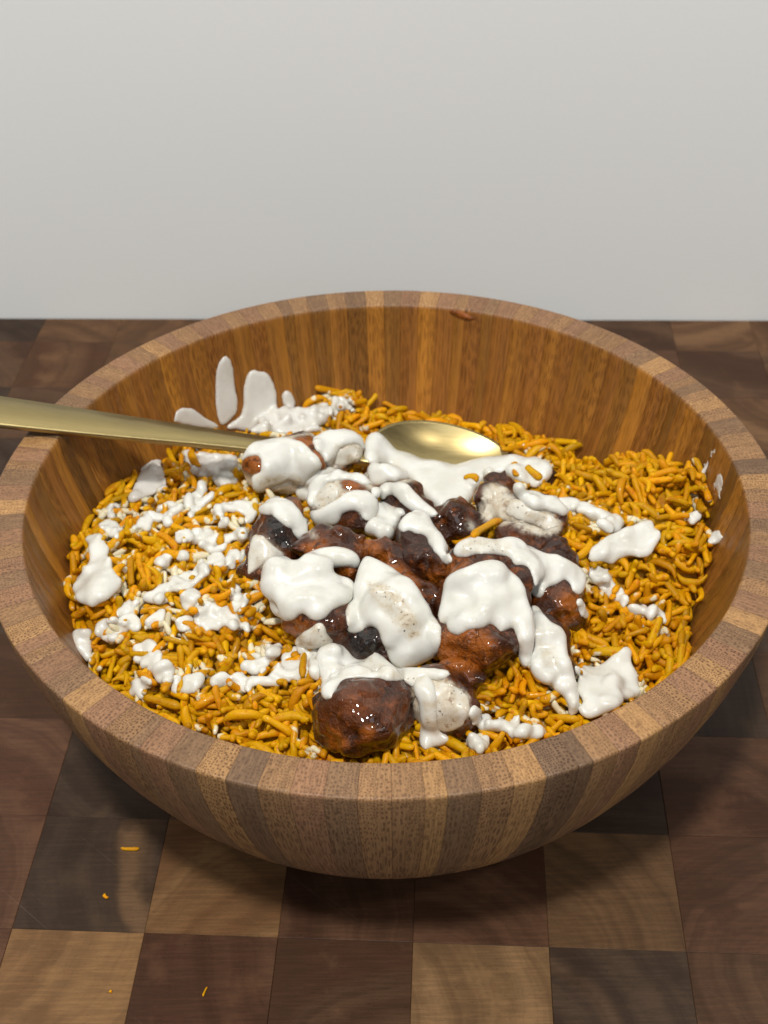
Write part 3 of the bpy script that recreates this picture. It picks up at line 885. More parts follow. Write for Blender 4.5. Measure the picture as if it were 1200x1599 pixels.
SAUCES = [
 # pool and ribbon at the back
 ('wide smooth pool of white sauce over the spoon bowl and in front of it', [(570, 702), (573, 690), (578, 678), (590, 674), (600, 682), (610, 692), (620, 704), (632, 706), (645, 712), (658, 718), (680, 719), (695, 724), (708, 727), (725, 724), (742, 718), (760, 713), (790, 712), (803, 709), (818, 714), (840, 714), (860, 724), (860, 738), (848, 752), (838, 762), (825, 757), (812, 752), (800, 748), (788, 740), (772, 744), (757, 752), (745, 762), (735, 777), (730, 792), (715, 796), (700, 796), (685, 797), (676, 785), (665, 775), (652, 762), (642, 750), (633, 740), (620, 730), (600, 727), (580, 725), (570, 718)], dict(rmax=3.0, sink=-0.3, level=0.0735)),
 ('long ribbon of white sauce running right from the speckled chicken to the rice', [(758, 752), (772, 738), (783, 732), (792, 732), (800, 740), (810, 750), (830, 765), (850, 775), (870, 777), (890, 778), (910, 785), (925, 790), (935, 795), (950, 802), (968, 808), (975, 820), (970, 829), (960, 834), (945, 830), (934, 822), (925, 812), (912, 802), (893, 801), (876, 804), (868, 800), (850, 796), (835, 796), (822, 786), (805, 770), (795, 760), (783, 757), (768, 757)], dict(rmax=1.8, sink=0.05, jitter=2.5, edge=1.3)),
 # thin films of sauce
 ('thin mottled film of sauce on the lower left side of the log shaped piece', [(394, 742), (410, 755), (430, 756), (455, 748), (472, 758), (468, 768), (450, 776), (425, 780), (404, 774)], dict(rmax=0.6, sink=-0.3, rmin=0.5, thin=1.0, edge=1.2)),
 ('thin mottled film of sauce on the right end of the log shaped piece', [(526, 700), (545, 692), (566, 702), (571, 712), (555, 724), (535, 729), (518, 728)], dict(rmax=0.6, sink=-0.3, rmin=0.5, thin=0.7, edge=1.2)),
 ('thin speckled film of sauce between the two arcs', [(490, 766), (512, 752), (530, 754), (533, 772), (520, 786), (498, 797), (486, 792)], dict(rmax=0.6, sink=-0.3, rmin=0.5, thin=0.8, edge=1.2)),
 ('thin creamy film of sauce beside the black charred patch', [(390, 850), (398, 832), (412, 836), (425, 852), (445, 866), (458, 880), (440, 880), (420, 876), (402, 888), (386, 902)], dict(rmax=1.0, sink=0.0, rmin=0.6, thin=0.55, edge=1.2)),
 ('thin flange of sauce right of the cap on the charred piece', [(464, 798), (478, 812), (492, 826), (500, 838), (494, 846), (484, 838), (474, 818)], dict(rmax=0.6, sink=-0.3, rmin=0.5, thin=0.4, edge=1.2)),
 ('thin creamy film of sauce over the face of the speckled piece under its ridge', [(796, 774), (815, 780), (832, 794), (862, 800), (878, 816), (874, 832), (850, 838), (820, 832), (800, 816), (788, 800)], dict(rmax=0.6, sink=-0.3, rmin=0.5, thin=0.75, edge=2.0)),
 ('thin mottled film of sauce over the piece beside the round front piece', [(640, 1054), (662, 1056), (690, 1062), (716, 1072), (734, 1088), (736, 1110), (724, 1134), (700, 1144), (684, 1142), (660, 1138), (650, 1120), (652, 1090)], dict(rmax=0.7, sink=-0.3, rmin=0.5, thin=0.85, edge=2.0)),
 # on the log shaped piece
 ('white sauce coat on the left half of the log shaped chicken piece', [(376, 722), (383, 708), (397, 692), (415, 689), (432, 685), (452, 687), (468, 691), (480, 700), (492, 713), (502, 727), (490, 735), (482, 746), (470, 757), (460, 749), (452, 748), (435, 753), (420, 758), (406, 768), (398, 760), (397, 746), (411, 734), (413, 718), (402, 706), (386, 711)], ON_MEAT),
 ('white sauce coat on the right half of the log shaped chicken piece', [(488, 685), (500, 679), (515, 671), (530, 668), (550, 670), (563, 678), (572, 690), (574, 702), (566, 700), (553, 690), (540, 690), (528, 700), (520, 716), (513, 726), (506, 714), (497, 700), (491, 693)], ON_MEAT),
 ('upper arc of white sauce over the browned piece in front of the log shaped piece', [(462, 770), (470, 760), (480, 748), (490, 740), (505, 733), (520, 732), (540, 734), (556, 737), (570, 745), (577, 756), (568, 757), (560, 751), (545, 746), (530, 746), (515, 751), (503, 759), (498, 766), (492, 780), (486, 792), (478, 786), (470, 778)], ON_MEAT),
 ('lower arc of white sauce hanging over the dark face of that browned piece', [(488, 800), (500, 800), (515, 792), (528, 782), (540, 774), (552, 768), (565, 767), (580, 773), (589, 783), (588, 798), (581, 809), (570, 811), (562, 796), (548, 794), (535, 796), (530, 810), (525, 821), (514, 823), (508, 832), (500, 838), (492, 825)], ON_MEAT),
 ('white sauce cap curling over the charred chicken piece', [(404, 792), (410, 780), (420, 774), (433, 772), (447, 779), (458, 789), (468, 802), (478, 820), (486, 838), (481, 850), (470, 849), (463, 836), (455, 823), (446, 819), (436, 811), (428, 801), (415, 801), (406, 804)], ON_MEAT),
 ('thick double fold of white sauce over the large piece at left centre', [(385, 908), (388, 890), (400, 880), (415, 872), (430, 867), (445, 872), (455, 877), (468, 878), (475, 869), (490, 861), (505, 856), (525, 855), (545, 859), (556, 866), (563, 878), (564, 890), (553, 886), (545, 882), (520, 884), (514, 895), (530, 899), (546, 905), (554, 914), (555, 926), (545, 940), (530, 946), (515, 953), (508, 963), (495, 968), (485, 965), (478, 956), (468, 957), (460, 966), (448, 968), (437, 963), (434, 985), (428, 994), (420, 984), (404, 964), (412, 945), (424, 938), (415, 930), (402, 923), (390, 922)], dict(rmax=2.2, sink=0.2, rmin=0.6, grow=0.0005)),
 ('broad mottled drape of white sauce at the centre of the pile', [(562, 890), (570, 868), (579, 872), (596, 880), (611, 888), (626, 898), (641, 908), (651, 922), (658, 935), (669, 948), (674, 962), (683, 970), (689, 982), (688, 1000), (685, 1015), (683, 1023), (670, 1029), (655, 1038), (640, 1043), (625, 1041), (615, 1035), (608, 1025), (605, 1015), (598, 1000), (595, 986), (590, 980), (585, 977), (575, 976), (565, 986), (552, 988), (542, 985), (541, 952), (548, 936), (554, 920), (558, 903)], dict(rmax=2.0, sink=0.1, rmin=0.6, grow=0.0005)),
 ('white sauce stripe along the back of the brown piece in front of the pool', [(583, 763), (590, 765), (605, 758), (615, 754), (630, 756), (641, 764), (651, 774), (663, 785), (676, 795), (684, 803), (674, 806), (660, 801), (649, 799), (639, 791), (631, 786), (624, 776), (612, 769), (605, 774), (592, 778), (585, 776)], ON_MEAT),
 ('white sauce hood over the piece next to the spoon bowl', [(574, 742), (577, 728), (590, 724), (612, 726), (629, 734), (640, 746), (634, 749), (615, 748), (605, 750), (597, 758), (590, 763), (579, 758)], ON_MEAT),
 ('white sauce bridge between the arcs and the peaked cap', [(588, 780), (600, 785), (620, 792), (640, 798), (643, 804), (631, 809), (623, 819), (616, 831), (612, 843), (601, 856), (592, 851), (590, 838), (580, 835), (566, 846), (562, 836), (572, 820), (582, 808)], dict(rmax=2.4, sink=0.1, rmin=0.6)),
 ('peaked cap of white sauce on the dark glossy centre piece', [(624, 824), (631, 810), (645, 800), (655, 796), (666, 802), (676, 815), (684, 828), (693, 845), (701, 862), (706, 882), (698, 880), (688, 868), (680, 856), (673, 846), (668, 836), (655, 831), (648, 833), (640, 822), (630, 830)], ON_MEAT),
 ('white sauce band across the back of the big and right hand pieces with pointed drips', [(709, 862), (719, 848), (735, 839), (750, 835), (775, 834), (795, 837), (812, 844), (825, 854), (835, 861), (850, 867), (870, 871), (890, 879), (906, 887), (914, 900), (913, 915), (905, 927), (898, 926), (893, 912), (885, 902), (878, 898), (870, 911), (852, 912), (848, 926), (838, 936), (832, 942), (829, 935), (835, 915), (833, 900), (828, 881), (815, 879), (805, 881), (803, 869), (780, 864), (760, 863), (740, 863), (725, 869), (712, 869)], ON_MEAT),
 ('wide sheet of white sauce down the front of the big chicken piece', [(696, 907), (705, 898), (725, 889), (745, 882), (765, 877), (783, 879), (796, 894), (809, 904), (819, 920), (823, 940), (831, 960), (833, 990), (831, 1012), (828, 1036), (821, 1046), (812, 1031), (810, 1006), (808, 991), (805, 976), (798, 976), (790, 983), (782, 987), (775, 976), (765, 971), (755, 979), (740, 981), (730, 981), (722, 989), (712, 991), (702, 986), (697, 971), (690, 976), (686, 965), (691, 945), (694, 925)], dict(rmax=2.1, sink=0.15, rmin=0.6, grow=0.0005)),
 ('white sauce sheet sliding off the right side of the big piece onto the rice', [(827, 948), (838, 944), (850, 960), (862, 975), (876, 980), (884, 991), (884, 1010), (886, 1025), (891, 1036), (895, 1052), (900, 1070), (903, 1090), (906, 1108), (896, 1120), (886, 1118), (890, 1105), (880, 1086), (862, 1076), (850, 1066), (838, 1060), (829, 1046), (828, 1030), (833, 1010), (834, 985), (830, 965)], dict(rmax=2.2, sink=0.15, rmin=0.6)),
 ('white sauce pooled behind the round glossy front piece', [(498, 1010), (520, 1004), (540, 1013), (552, 1029), (570, 1034), (585, 1017), (600, 1029), (620, 1045), (650, 1045), (680, 1044), (702, 1047), (706, 1056), (690, 1063), (668, 1062), (645, 1076), (640, 1069), (620, 1063), (605, 1063), (590, 1059), (570, 1058), (550, 1059), (535, 1061), (525, 1076), (520, 1091), (510, 1095), (502, 1086), (504, 1066), (499, 1046), (494, 1030)], dict(rmax=2.2, sink=0.15, rmin=0.6)),
 ('small white sauce dab on the lower brown face of the large left piece', [(460, 1004), (470, 990), (485, 982), (495, 974), (503, 972), (508, 980), (511, 990), (521, 1000), (521, 1007), (505, 1011), (490, 1013), (475, 1013), (462, 1011)], dict(rmax=1.5, sink=0.05, rmin=0.6, thin=0.5)),
 ('white sauce stripe running down the mottled piece beside the front piece', [(645, 1060), (655, 1052), (668, 1055), (677, 1066), (681, 1080), (682, 1100), (684, 1125), (686, 1142), (700, 1151), (707, 1156), (690, 1163), (675, 1166), (665, 1173), (655, 1161), (658, 1140), (658, 1120), (655, 1096), (648, 1080)], dict(rmax=2.0, sink=0.1, rmin=0.6)),
 # splash on the back left wall
 ('tall finger of white sauce on the inside wall of the bowl', [(336, 600), (337, 620), (340, 650), (345, 665), (351, 665), (360, 655), (371, 645), (372, 630), (368, 610), (366, 585), (362, 566), (355, 556), (349, 556), (343, 565), (338, 580)], ON_WALL),
 ('broad two lobed splash of white sauce on the bowl wall right of the tall finger', [(380, 632), (380, 605), (385, 585), (392, 577), (399, 576), (405, 582), (410, 579), (420, 584), (428, 597), (432, 612), (432, 630), (436, 641), (441, 632), (440, 615), (445, 609), (452, 609), (458, 618), (464, 632), (475, 637), (492, 630), (513, 627), (520, 636), (511, 660), (500, 673), (480, 682), (455, 690), (430, 687), (400, 681), (370, 675), (350, 668), (365, 656), (376, 648)], dict(rmax=1.2, sink=-0.15, rmin=0.5, part=1.0, wash=0.25)),
 ('low flat splash of white sauce on the bowl wall just above the spoon handle', [(271, 657), (275, 642), (285, 636), (297, 637), (310, 645), (325, 655), (340, 664), (348, 669), (330, 670), (300, 666), (271, 660)], ON_WALL),
 ('white sauce lump sitting on the rice at the back wall', [(512, 630), (520, 619), (532, 617), (541, 622), (550, 617), (555, 630), (553, 642), (540, 650), (522, 656), (512, 648)], ON_RICE),
 ('patch of white sauce on the left wall behind the rice below the handle', [(212, 754), (220, 732), (235, 718), (252, 717), (258, 740), (262, 762), (240, 772), (205, 786), (198, 783)], ON_WALL),
 ('patch of white sauce under the handle between upright grains', [(285, 702), (330, 708), (372, 711), (372, 731), (340, 741), (318, 746), (300, 741), (290, 722)], ON_WALL),
 ('white sauce smear on the lower left wall beside the rim', [(113, 986), (118, 981), (130, 983), (145, 982), (143, 1000), (143, 1020), (146, 1036), (145, 1042), (135, 1034), (122, 1016), (115, 1001)], dict(rmax=1.6, sink=0.0, rmin=0.6)),
 ('grey white smear of sauce high on the right wall of the bowl', [(1088, 742), (1096, 722), (1106, 700), (1116, 692), (1122, 700), (1118, 716), (1108, 732), (1104, 745)], dict(rmax=0.5, sink=-0.3, rmin=0.35, wash=0.6)),
 ('lower grey white smear of sauce on the right wall of the bowl', [(1110, 760), (1120, 735), (1126, 728), (1132, 745), (1134, 765), (1128, 785), (1118, 792), (1114, 778)], dict(rmax=0.5, sink=-0.3, rmin=0.35, wash=0.6)),
 ('small smear of brown glaze just under the back rim inside the bowl', [(700, 484), (712, 483), (724, 487), (736, 493), (746, 498), (738, 501), (724, 498), (712, 493), (702, 489)], dict(rmax=0.9, sink=-0.1, rmin=0.4, mat=M_CHICK, part=1.0, drop=False, vox=0.5)),
 # patches on the left rice
 ('big white sauce blob on the rice at the far left', [(135, 838), (150, 832), (158, 835), (163, 848), (172, 858), (178, 868), (177, 885), (181, 898), (193, 905), (190, 918), (180, 930), (165, 938), (155, 940), (148, 948), (138, 949), (125, 944), (115, 930), (112, 915), (118, 903), (128, 890), (137, 872), (140, 860), (135, 848)], dict(bed=0.0, rmax=1.4, sink=0.0, rmin=0.7, edge=1.3, poke=0.05, grow=0.0004, soft=4, bridge=0.0022, jitter=3.0, step=2.6)),
 ('forked white sauce patch above the far left blob', [(158, 806), (172, 810), (185, 817), (197, 811), (218, 802), (238, 806), (240, 813), (232, 826), (222, 829), (205, 818), (190, 826), (182, 840), (176, 836), (168, 826), (158, 829), (154, 820)], ON_RICE),
 ('white sauce patch near the wall, uppermost at left', [(232, 800), (245, 790), (262, 782), (290, 778), (288, 793), (277, 812), (262, 819), (248, 819), (238, 810)], ON_RICE),
 ('small white sauce dab beside upright grains at the left wall', [(168, 796), (176, 786), (186, 788), (193, 800), (188, 812), (174, 810)], ON_RICE),
 ('arched white sauce smear below the spoon handle', [(290, 780), (291, 757), (303, 743), (328, 739), (326, 757), (322, 768), (332, 764), (331, 780), (316, 791), (301, 801), (298, 809), (288, 801)], ON_RICE),
 ('white sauce patch between the spoon handle and the log shaped piece', [(332, 726), (345, 734), (365, 734), (381, 735), (379, 755), (366, 761), (350, 766), (342, 777), (334, 766), (332, 745)], ON_RICE),
 ('thin arc of white sauce left of the charred piece', [(317, 806), (330, 793), (345, 787), (365, 785), (385, 788), (398, 793), (399, 806), (404, 815), (395, 822), (378, 812), (372, 798), (353, 797), (352, 822), (345, 820), (345, 808), (330, 811), (320, 813)], ON_RICE),
 ('white sauce blob with a rounded knob left of the charred piece', [(274, 838), (283, 828), (300, 822), (322, 822), (332, 832), (345, 835), (358, 838), (368, 825), (375, 816), (386, 816), (393, 828), (390, 841), (380, 850), (374, 849), (362, 841), (352, 859), (338, 863), (322, 863), (312, 851), (300, 846), (290, 851), (281, 852)], ON_RICE),
 ('long diagonal streak of white sauce across the left rice', [(222, 937), (232, 925), (250, 914), (275, 904), (300, 894), (310, 881), (325, 871), (350, 861), (375, 855), (389, 859), (387, 880), (380, 891), (370, 881), (355, 884), (340, 886), (325, 896), (312, 909), (300, 916), (285, 923), (270, 933), (255, 939), (240, 941)], ON_RICE),
 ('small white sauce dab under the diagonal streak', [(285, 931), (292, 922), (310, 921), (313, 930), (311, 943), (300, 951), (288, 953)], ON_RICE),
 ('jagged white sauce patch left of the thick double fold', [(306, 951), (312, 942), (322, 939), (335, 944), (346, 949), (355, 945), (362, 954), (373, 962), (380, 972), (396, 983), (387, 986), (372, 981), (358, 978), (345, 976), (330, 981), (323, 989), (319, 979), (307, 976)], ON_RICE),
 ('upright white sauce dab beside the thick double fold', [(357, 912), (368, 914), (379, 920), (386, 930), (381, 946), (375, 953), (366, 946), (365, 930)], ON_RICE),
 ('finger of white sauce with a round end on the lower left rice', [(379, 1039), (390, 1028), (405, 1019), (415, 1009), (425, 1006), (436, 1007), (441, 1015), (433, 1026), (425, 1039), (410, 1051), (395, 1049), (381, 1046)], ON_RICE),
 ('crumbly white sauce clump near the lower left rim', [(212, 1018), (220, 1007), (232, 1002), (245, 1009), (256, 1021), (259, 1035), (271, 1045), (273, 1060), (262, 1069), (245, 1066), (237, 1055), (240, 1045), (225, 1041), (211, 1034)], ON_RICE),
 ('hooked white sauce dab nearest the lower left rim', [(206, 1077), (208, 1068), (220, 1059), (232, 1061), (236, 1071), (223, 1076), (221, 1086), (211, 1087)], ON_RICE),
 ('square white sauce dab right of the crumbly clump', [(270, 1076), (275, 1054), (295, 1053), (318, 1055), (317, 1072), (302, 1079), (290, 1081), (278, 1081)], ON_RICE),
 ('long winding streak of white sauce from the lower left rice to the pile', [(329, 1066), (338, 1051), (350, 1046), (360, 1059), (375, 1049), (390, 1054), (412, 1057), (430, 1049), (440, 1034), (447, 1019), (456, 1009), (470, 1015), (500, 1020), (505, 1040), (500, 1061), (480, 1059), (460, 1061), (445, 1069), (425, 1063), (405, 1069), (390, 1073), (365, 1079), (345, 1076)], ON_RICE),
 ('torn white sauce patch beside the left wall smear', [(150, 983), (160, 970), (175, 967), (185, 964), (195, 959), (212, 961), (217, 975), (213, 986), (195, 986), (187, 993), (180, 1001), (165, 1003), (155, 1001), (147, 990)], ON_RICE),
 ('small white sauce dab above the torn patch', [(184, 956), (195, 942), (205, 934), (219, 939), (211, 951), (205, 961), (192, 961)], ON_RICE),
 ('slim white sauce dab between the torn patch and the jagged patch', [(230, 972), (240, 964), (255, 951), (257, 970), (241, 976), (232, 979)], ON_RICE),
 ('little white sauce dab left of the jagged patch', [(274, 976), (282, 964), (293, 962), (301, 970), (299, 986), (285, 983)], ON_RICE),
 ('small pale dab of white sauce above the diagonal streak', [(244, 876), (256, 868), (268, 872), (270, 886), (256, 892), (246, 888)], ON_RICE),
 ('wrinkled white sauce dab left of the rounded knob', [(271, 876), (285, 857), (293, 859), (291, 870), (280, 880)], ON_RICE),
 # right rice
 ('large white sauce splat on the right rice below the ribbon', [(916, 871), (925, 855), (945, 838), (965, 834), (975, 825), (990, 821), (1000, 817), (1012, 811), (1019, 807), (1021, 820), (1031, 832), (1029, 845), (1021, 855), (1013, 869), (998, 873), (992, 866), (978, 866), (965, 871), (957, 881), (940, 879), (920, 877)], dict(bed=0.0, rmax=1.4, sink=0.0, rmin=0.7, edge=1.3, poke=0.05, grow=0.0004, soft=4, bridge=0.0022, jitter=3.0, step=2.6)),
 ('slanting white sauce streak right of the dripping piece', [(917, 891), (930, 885), (945, 887), (959, 890), (961, 908), (971, 918), (979, 935), (976, 946), (965, 941), (950, 929), (935, 921), (922, 906)], ON_RICE),
 ('thin white sauce curl on the right rice', [(978, 950), (990, 944), (1012, 942), (1031, 949), (1037, 961), (1038, 972), (1030, 982), (1018, 979), (1016, 966), (1002, 957), (988, 956)], ON_RICE),
 ('small white sauce smear beside the dark right hand piece', [(905, 950), (900, 944), (912, 937), (924, 955), (932, 958), (916, 966), (904, 961)], ON_RICE),
 ('flat wide white sauce sheet against the right front rim', [(893, 1034), (905, 1039), (920, 1036), (930, 1041), (945, 1034), (955, 1024), (968, 1017), (974, 1009), (986, 1014), (988, 1035), (994, 1055), (1001, 1082), (985, 1092), (970, 1101), (955, 1108), (935, 1117), (917, 1125), (908, 1116), (902, 1104), (912, 1095), (901, 1080), (904, 1060)], dict(bed=0.0, rmax=1.4, sink=0.0, rmin=0.7, edge=1.3, poke=0.05, grow=0.0004, soft=4, bridge=0.0022, jitter=3.0, step=2.6)),
 ('beaded white sauce streak along the front rim right of centre', [(735, 1106), (740, 1096), (750, 1111), (760, 1114), (775, 1129), (785, 1124), (810, 1121), (814, 1129), (830, 1131), (851, 1136), (851, 1146), (840, 1151), (820, 1149), (800, 1146), (790, 1139), (770, 1141), (755, 1136), (740, 1131), (729, 1121)], ON_RICE),
 ('short white sauce drip at the front rim', [(731, 1157), (738, 1147), (755, 1146), (761, 1150), (759, 1169), (748, 1176), (737, 1166)], ON_RICE),
 ('tiny white sauce dab between grains by the right wall', [(1076, 808), (1084, 798), (1094, 800), (1094, 812), (1084, 816)], ON_RICE),
 ('small white sauce dab tucked between rice and right wall', [(1108, 845), (1114, 832), (1126, 828), (1128, 840), (1120, 852), (1110, 852)], ON_RICE),
]

# ------------------------------------------------------------------ rice grains
def grain_shape(seed, n=8, m=7):
    rg = random.Random(seed)
    L = rg.uniform(0.0082, 0.0128); rad_ = rg.uniform(0.00122, 0.00150); bend = rg.uniform(-0.0014, 0.0014)
    if rg.random() < 0.3: bend *= 2.6
    flat = rg.uniform(0.78, 1.0); taper = rg.uniform(0.70, 1.0)
    V = []
    for i in range(n):
        q = i / (n - 1) * 2 - 1
        x = L / 2 * math.copysign(abs(q) ** 0.62, q)
        rr = rad_ * max(0.0, 1 - abs(q) ** 9) ** 0.5 * (1 - (1 - taper) * max(0, q) ** 1.5)
        if i in (0, n - 1): rr = rad_ * 0.62
        rr *= 1 + 0.13 * math.sin(3.7 * q + seed)
        yb = bend * (1 - q * q)
        for k in range(m):
            a = 2 * math.pi * k / m
            V.append((x, yb + rr * math.cos(a), rr * flat * math.sin(a)))
    F = []
    for i in range(n - 1):
        for k in range(m): F.append((i * m + k, i * m + (k + 1) % m, (i + 1) * m + (k + 1) % m, (i + 1) * m + k))
    V = np.array(V)
    c0 = len(V); V = np.vstack([V, [[-L / 2 - rad_ * 0.22, 0, 0], [L / 2 + rad_ * 0.22, 0, 0]]])
    for k in range(m):
        F.append((c0, (k + 1) % m, k, c0))
        b = (n - 1) * m
        F.append((c0 + 1, b + k, b + (k + 1) % m, c0 + 1))
    return V, F
NV = 14
SH = [grain_shape(i) for i in range(NV)]
QUADS = [np.array([f for f in F if len(set(f)) == 4]) for V, F in SH]
TRIS = [np.array([f[:3] for f in F if len(set(f)) == 3]) for V, F in SH]
GM = []
for i, (V, F) in enumerate(SH):
    me = bpy.data.meshes.new('rice_grain')
    me.from_pydata(V.tolist(), [], QUADS[i].tolist() + TRIS[i].tolist())
    me.materials.append(M_RICE1)
    me.polygons.foreach_set('use_smooth', [True] * len(me.polygons))
    GM.append(me)

NG = 6600
th = RNG.uniform(0, 2 * math.pi, NG); rr = 0.1235 * np.sqrt(RNG.uniform(0, 1, NG))
gx, gy = rr * np.cos(th), rr * np.sin(th)
layer = RNG.uniform(0, 1, NG)
gz = rice_h(gx, gy) + np.where(layer < 0.35, RNG.uniform(-0.0056, -0.0028, NG), np.where(layer < 0.72, RNG.uniform(-0.0030, -0.0006, NG), RNG.uniform(-0.0008, 0.0016, NG)))
gap = wall_gap(gx, gy, gz)
yaw = RNG.uniform(0, 2 * math.pi, NG) * 0.6 + 4.5 * vnoise(np.stack([gx, gy, gz * 0], -1), 0.018, 41)
pit = RNG.normal(0, 0.52, NG); rol = RNG.uniform(0, 2 * math.pi, NG)
qs_ = np.stack([gx, gy, gz], -1) - SB
sx_, sy2_, sz_ = qs_ @ bx, qs_ @ bs, qs_ @ bu
in_spoon = ((sx_ / (SL + 0.002)) ** 2 + (sy2_ / (SWD + 0.002)) ** 2 < 1) & (sz_ > -SD - 0.001)
ok = (gap > 0.0015) & ~in_spoon
# close to the wall grains turn along it
near = gap < 0.0052
yaw = np.where(near, np.arctan2(gx, -gy) + RNG.normal(0, 0.22, NG), yaw)
pit = np.where(near, pit * 0.8, pit)
gx, gy, gz, yaw, pit, rol, gap = (a[ok] for a in (gx, gy, gz, yaw, pit, rol, gap))
NG = len(gx)
scale = RNG.uniform(0.88, 1.15, NG)
cy_, sy_ = np.cos(yaw), np.sin(yaw); cp_, sp_ = np.cos(pit), np.sin(pit); cr_, sr_ = np.cos(rol), np.sin(rol)
Z0 = np.zeros(NG); O1 = np.ones(NG)
Rz = np.array([[cy_, -sy_, Z0], [sy_, cy_, Z0], [Z0, Z0, O1]]).transpose(2, 0, 1)
Ry = np.array([[cp_, Z0, sp_], [Z0, O1, Z0], [-sp_, Z0, cp_]]).transpose(2, 0, 1)
Rx = np.array([[O1, Z0, Z0], [Z0, cr_, -sr_], [Z0, sr_, cr_]]).transpose(2, 0, 1)
RM = Rz @ Ry @ Rx
var = RNG.integers(0, NV, NG)
lump = vnoise(np.stack([gx, gy, gz], -1), 0.03, 21)
shade = np.clip(1.0 + 0.14 * RNG.normal(0, 1, NG), 0.68, 1.3)
huev = np.clip(0.45 + 0.35 * RNG.normal(0, 1, NG) + 0.4 * lump, 0, 1)
ctr = np.stack([gx, gy, gz], -1)
# the 300 that show largest: in sight, on top, nearest the camera
uv = project(ctr)
score = np.full(NG, -1.0)
for i in range(NG):
    if not (-40 < uv[i, 0] < 1240): continue
    d = Vector(ctr[i] + np.array([0, 0, 0.0014])) - CAMV
    dist = d.length
    h_ = BVH.ray_cast(CAMV, d.normalized())
    if h_[0] is not None and h_[3] < dist - 0.0042: continue
    top_ = gz[i] - float(rice_h(gx[i], gy[i]))
    if top_ < -0.0012: continue
    score[i] = 1.0 / dist + top_ * 260
near_sauce = np.zeros(NG)
for lab_, poly_, kw_ in SAUCES:
    k = in_poly(uv, poly_) | (edge_dist(uv, [tuple(map(float, q)) for q in poly_]) < 9)
    near_sauce[k] = 1
coat = np.where(near_sauce > 0, RNG.uniform(0.6, 1.0, NG), np.where((gx < -0.02) & (np.hypot(gx, gy - 0.01) < 0.105), 0.1, -0.6))
pick = set(np.argsort(-score)[:300].tolist())
vs, qs, ts, sh, hu, co_ = [], [], [], [], [], []
gV, gF, gI = [], [], []
o_ = 0
for i in range(NG):
    Vw = SH[var[i]][0] * scale[i] @ RM[i].T + ctr[i]
    gV.append(Vw); gF.append(QUADS[var[i]]); gI.append(i)
    if i in pick:
        ob = bpy.data.objects.new('rice_grain', GM[var[i]])
        m4 = Matrix([list(RM[i][r] * scale[i]) + [ctr[i][r]] for r in range(3)] + [[0, 0, 0, 1]])
        ob.matrix_local = m4
        s_ = float(shade[i]); ob.color = (s_, s_, s_, 0.5 - 0.5 * float(coat[i]))
        COL.objects.link(ob)
        ob.parent = rice
        continue
    V = Vw
    co_.append(np.full(len(V), coat[i])); vs.append(V); qs.append(QUADS[var[i]] + o_); ts.append(TRIS[var[i]] + o_); o_ += len(V)
    sh.append(np.tile([shade[i]] * 3 + [1], (len(V), 1))); hu.append(np.full(len(V), huev[i]))
V = np.concatenate(vs); Q = np.concatenate(qs); T = np.concatenate(ts)
me = bpy.data.meshes.new('packed_rice')
me.vertices.add(len(V)); me.vertices.foreach_set('co', V.astype(np.float32).ravel())
me.loops.add(Q.size + T.size)
me.loops.foreach_set('vertex_index', np.concatenate([Q.ravel(), T.ravel()]).astype(np.int32))
me.polygons.add(len(Q) + len(T))
me.polygons.foreach_set('loop_start', np.concatenate([np.arange(len(Q)) * 4, Q.size + np.arange(len(T)) * 3]).astype(np.int32))
me.polygons.foreach_set('loop_total', np.concatenate([np.full(len(Q), 4), np.full(len(T), 3)]).astype(np.int32))
me.update(calc_edges=True); me.validate()
set_attr(me, 'shade', np.concatenate(sh), 'FLOAT_COLOR'); set_attr(me, 'hue', np.concatenate(hu)); set_attr(me, 'coat', np.concatenate(co_))
pk = link('packed_rice', me, M_RICE, rice)
pk['kind'] = 'stuff'
GRAIN0 = sum(len(F) for V, F in bvh_parts)
o_ = 0; gf_ = []; GID = []
for Vw, Fq, gi in zip(gV, gF, gI):
    gf_.append(Fq + o_); o_ += len(Vw); GID += [gi] * len(Fq)
GHASH = np.random.default_rng(5).uniform(0, 1, NG)
BVH = make_bvh(bvh_parts + [(np.concatenate(gV), np.concatenate(gf_))])

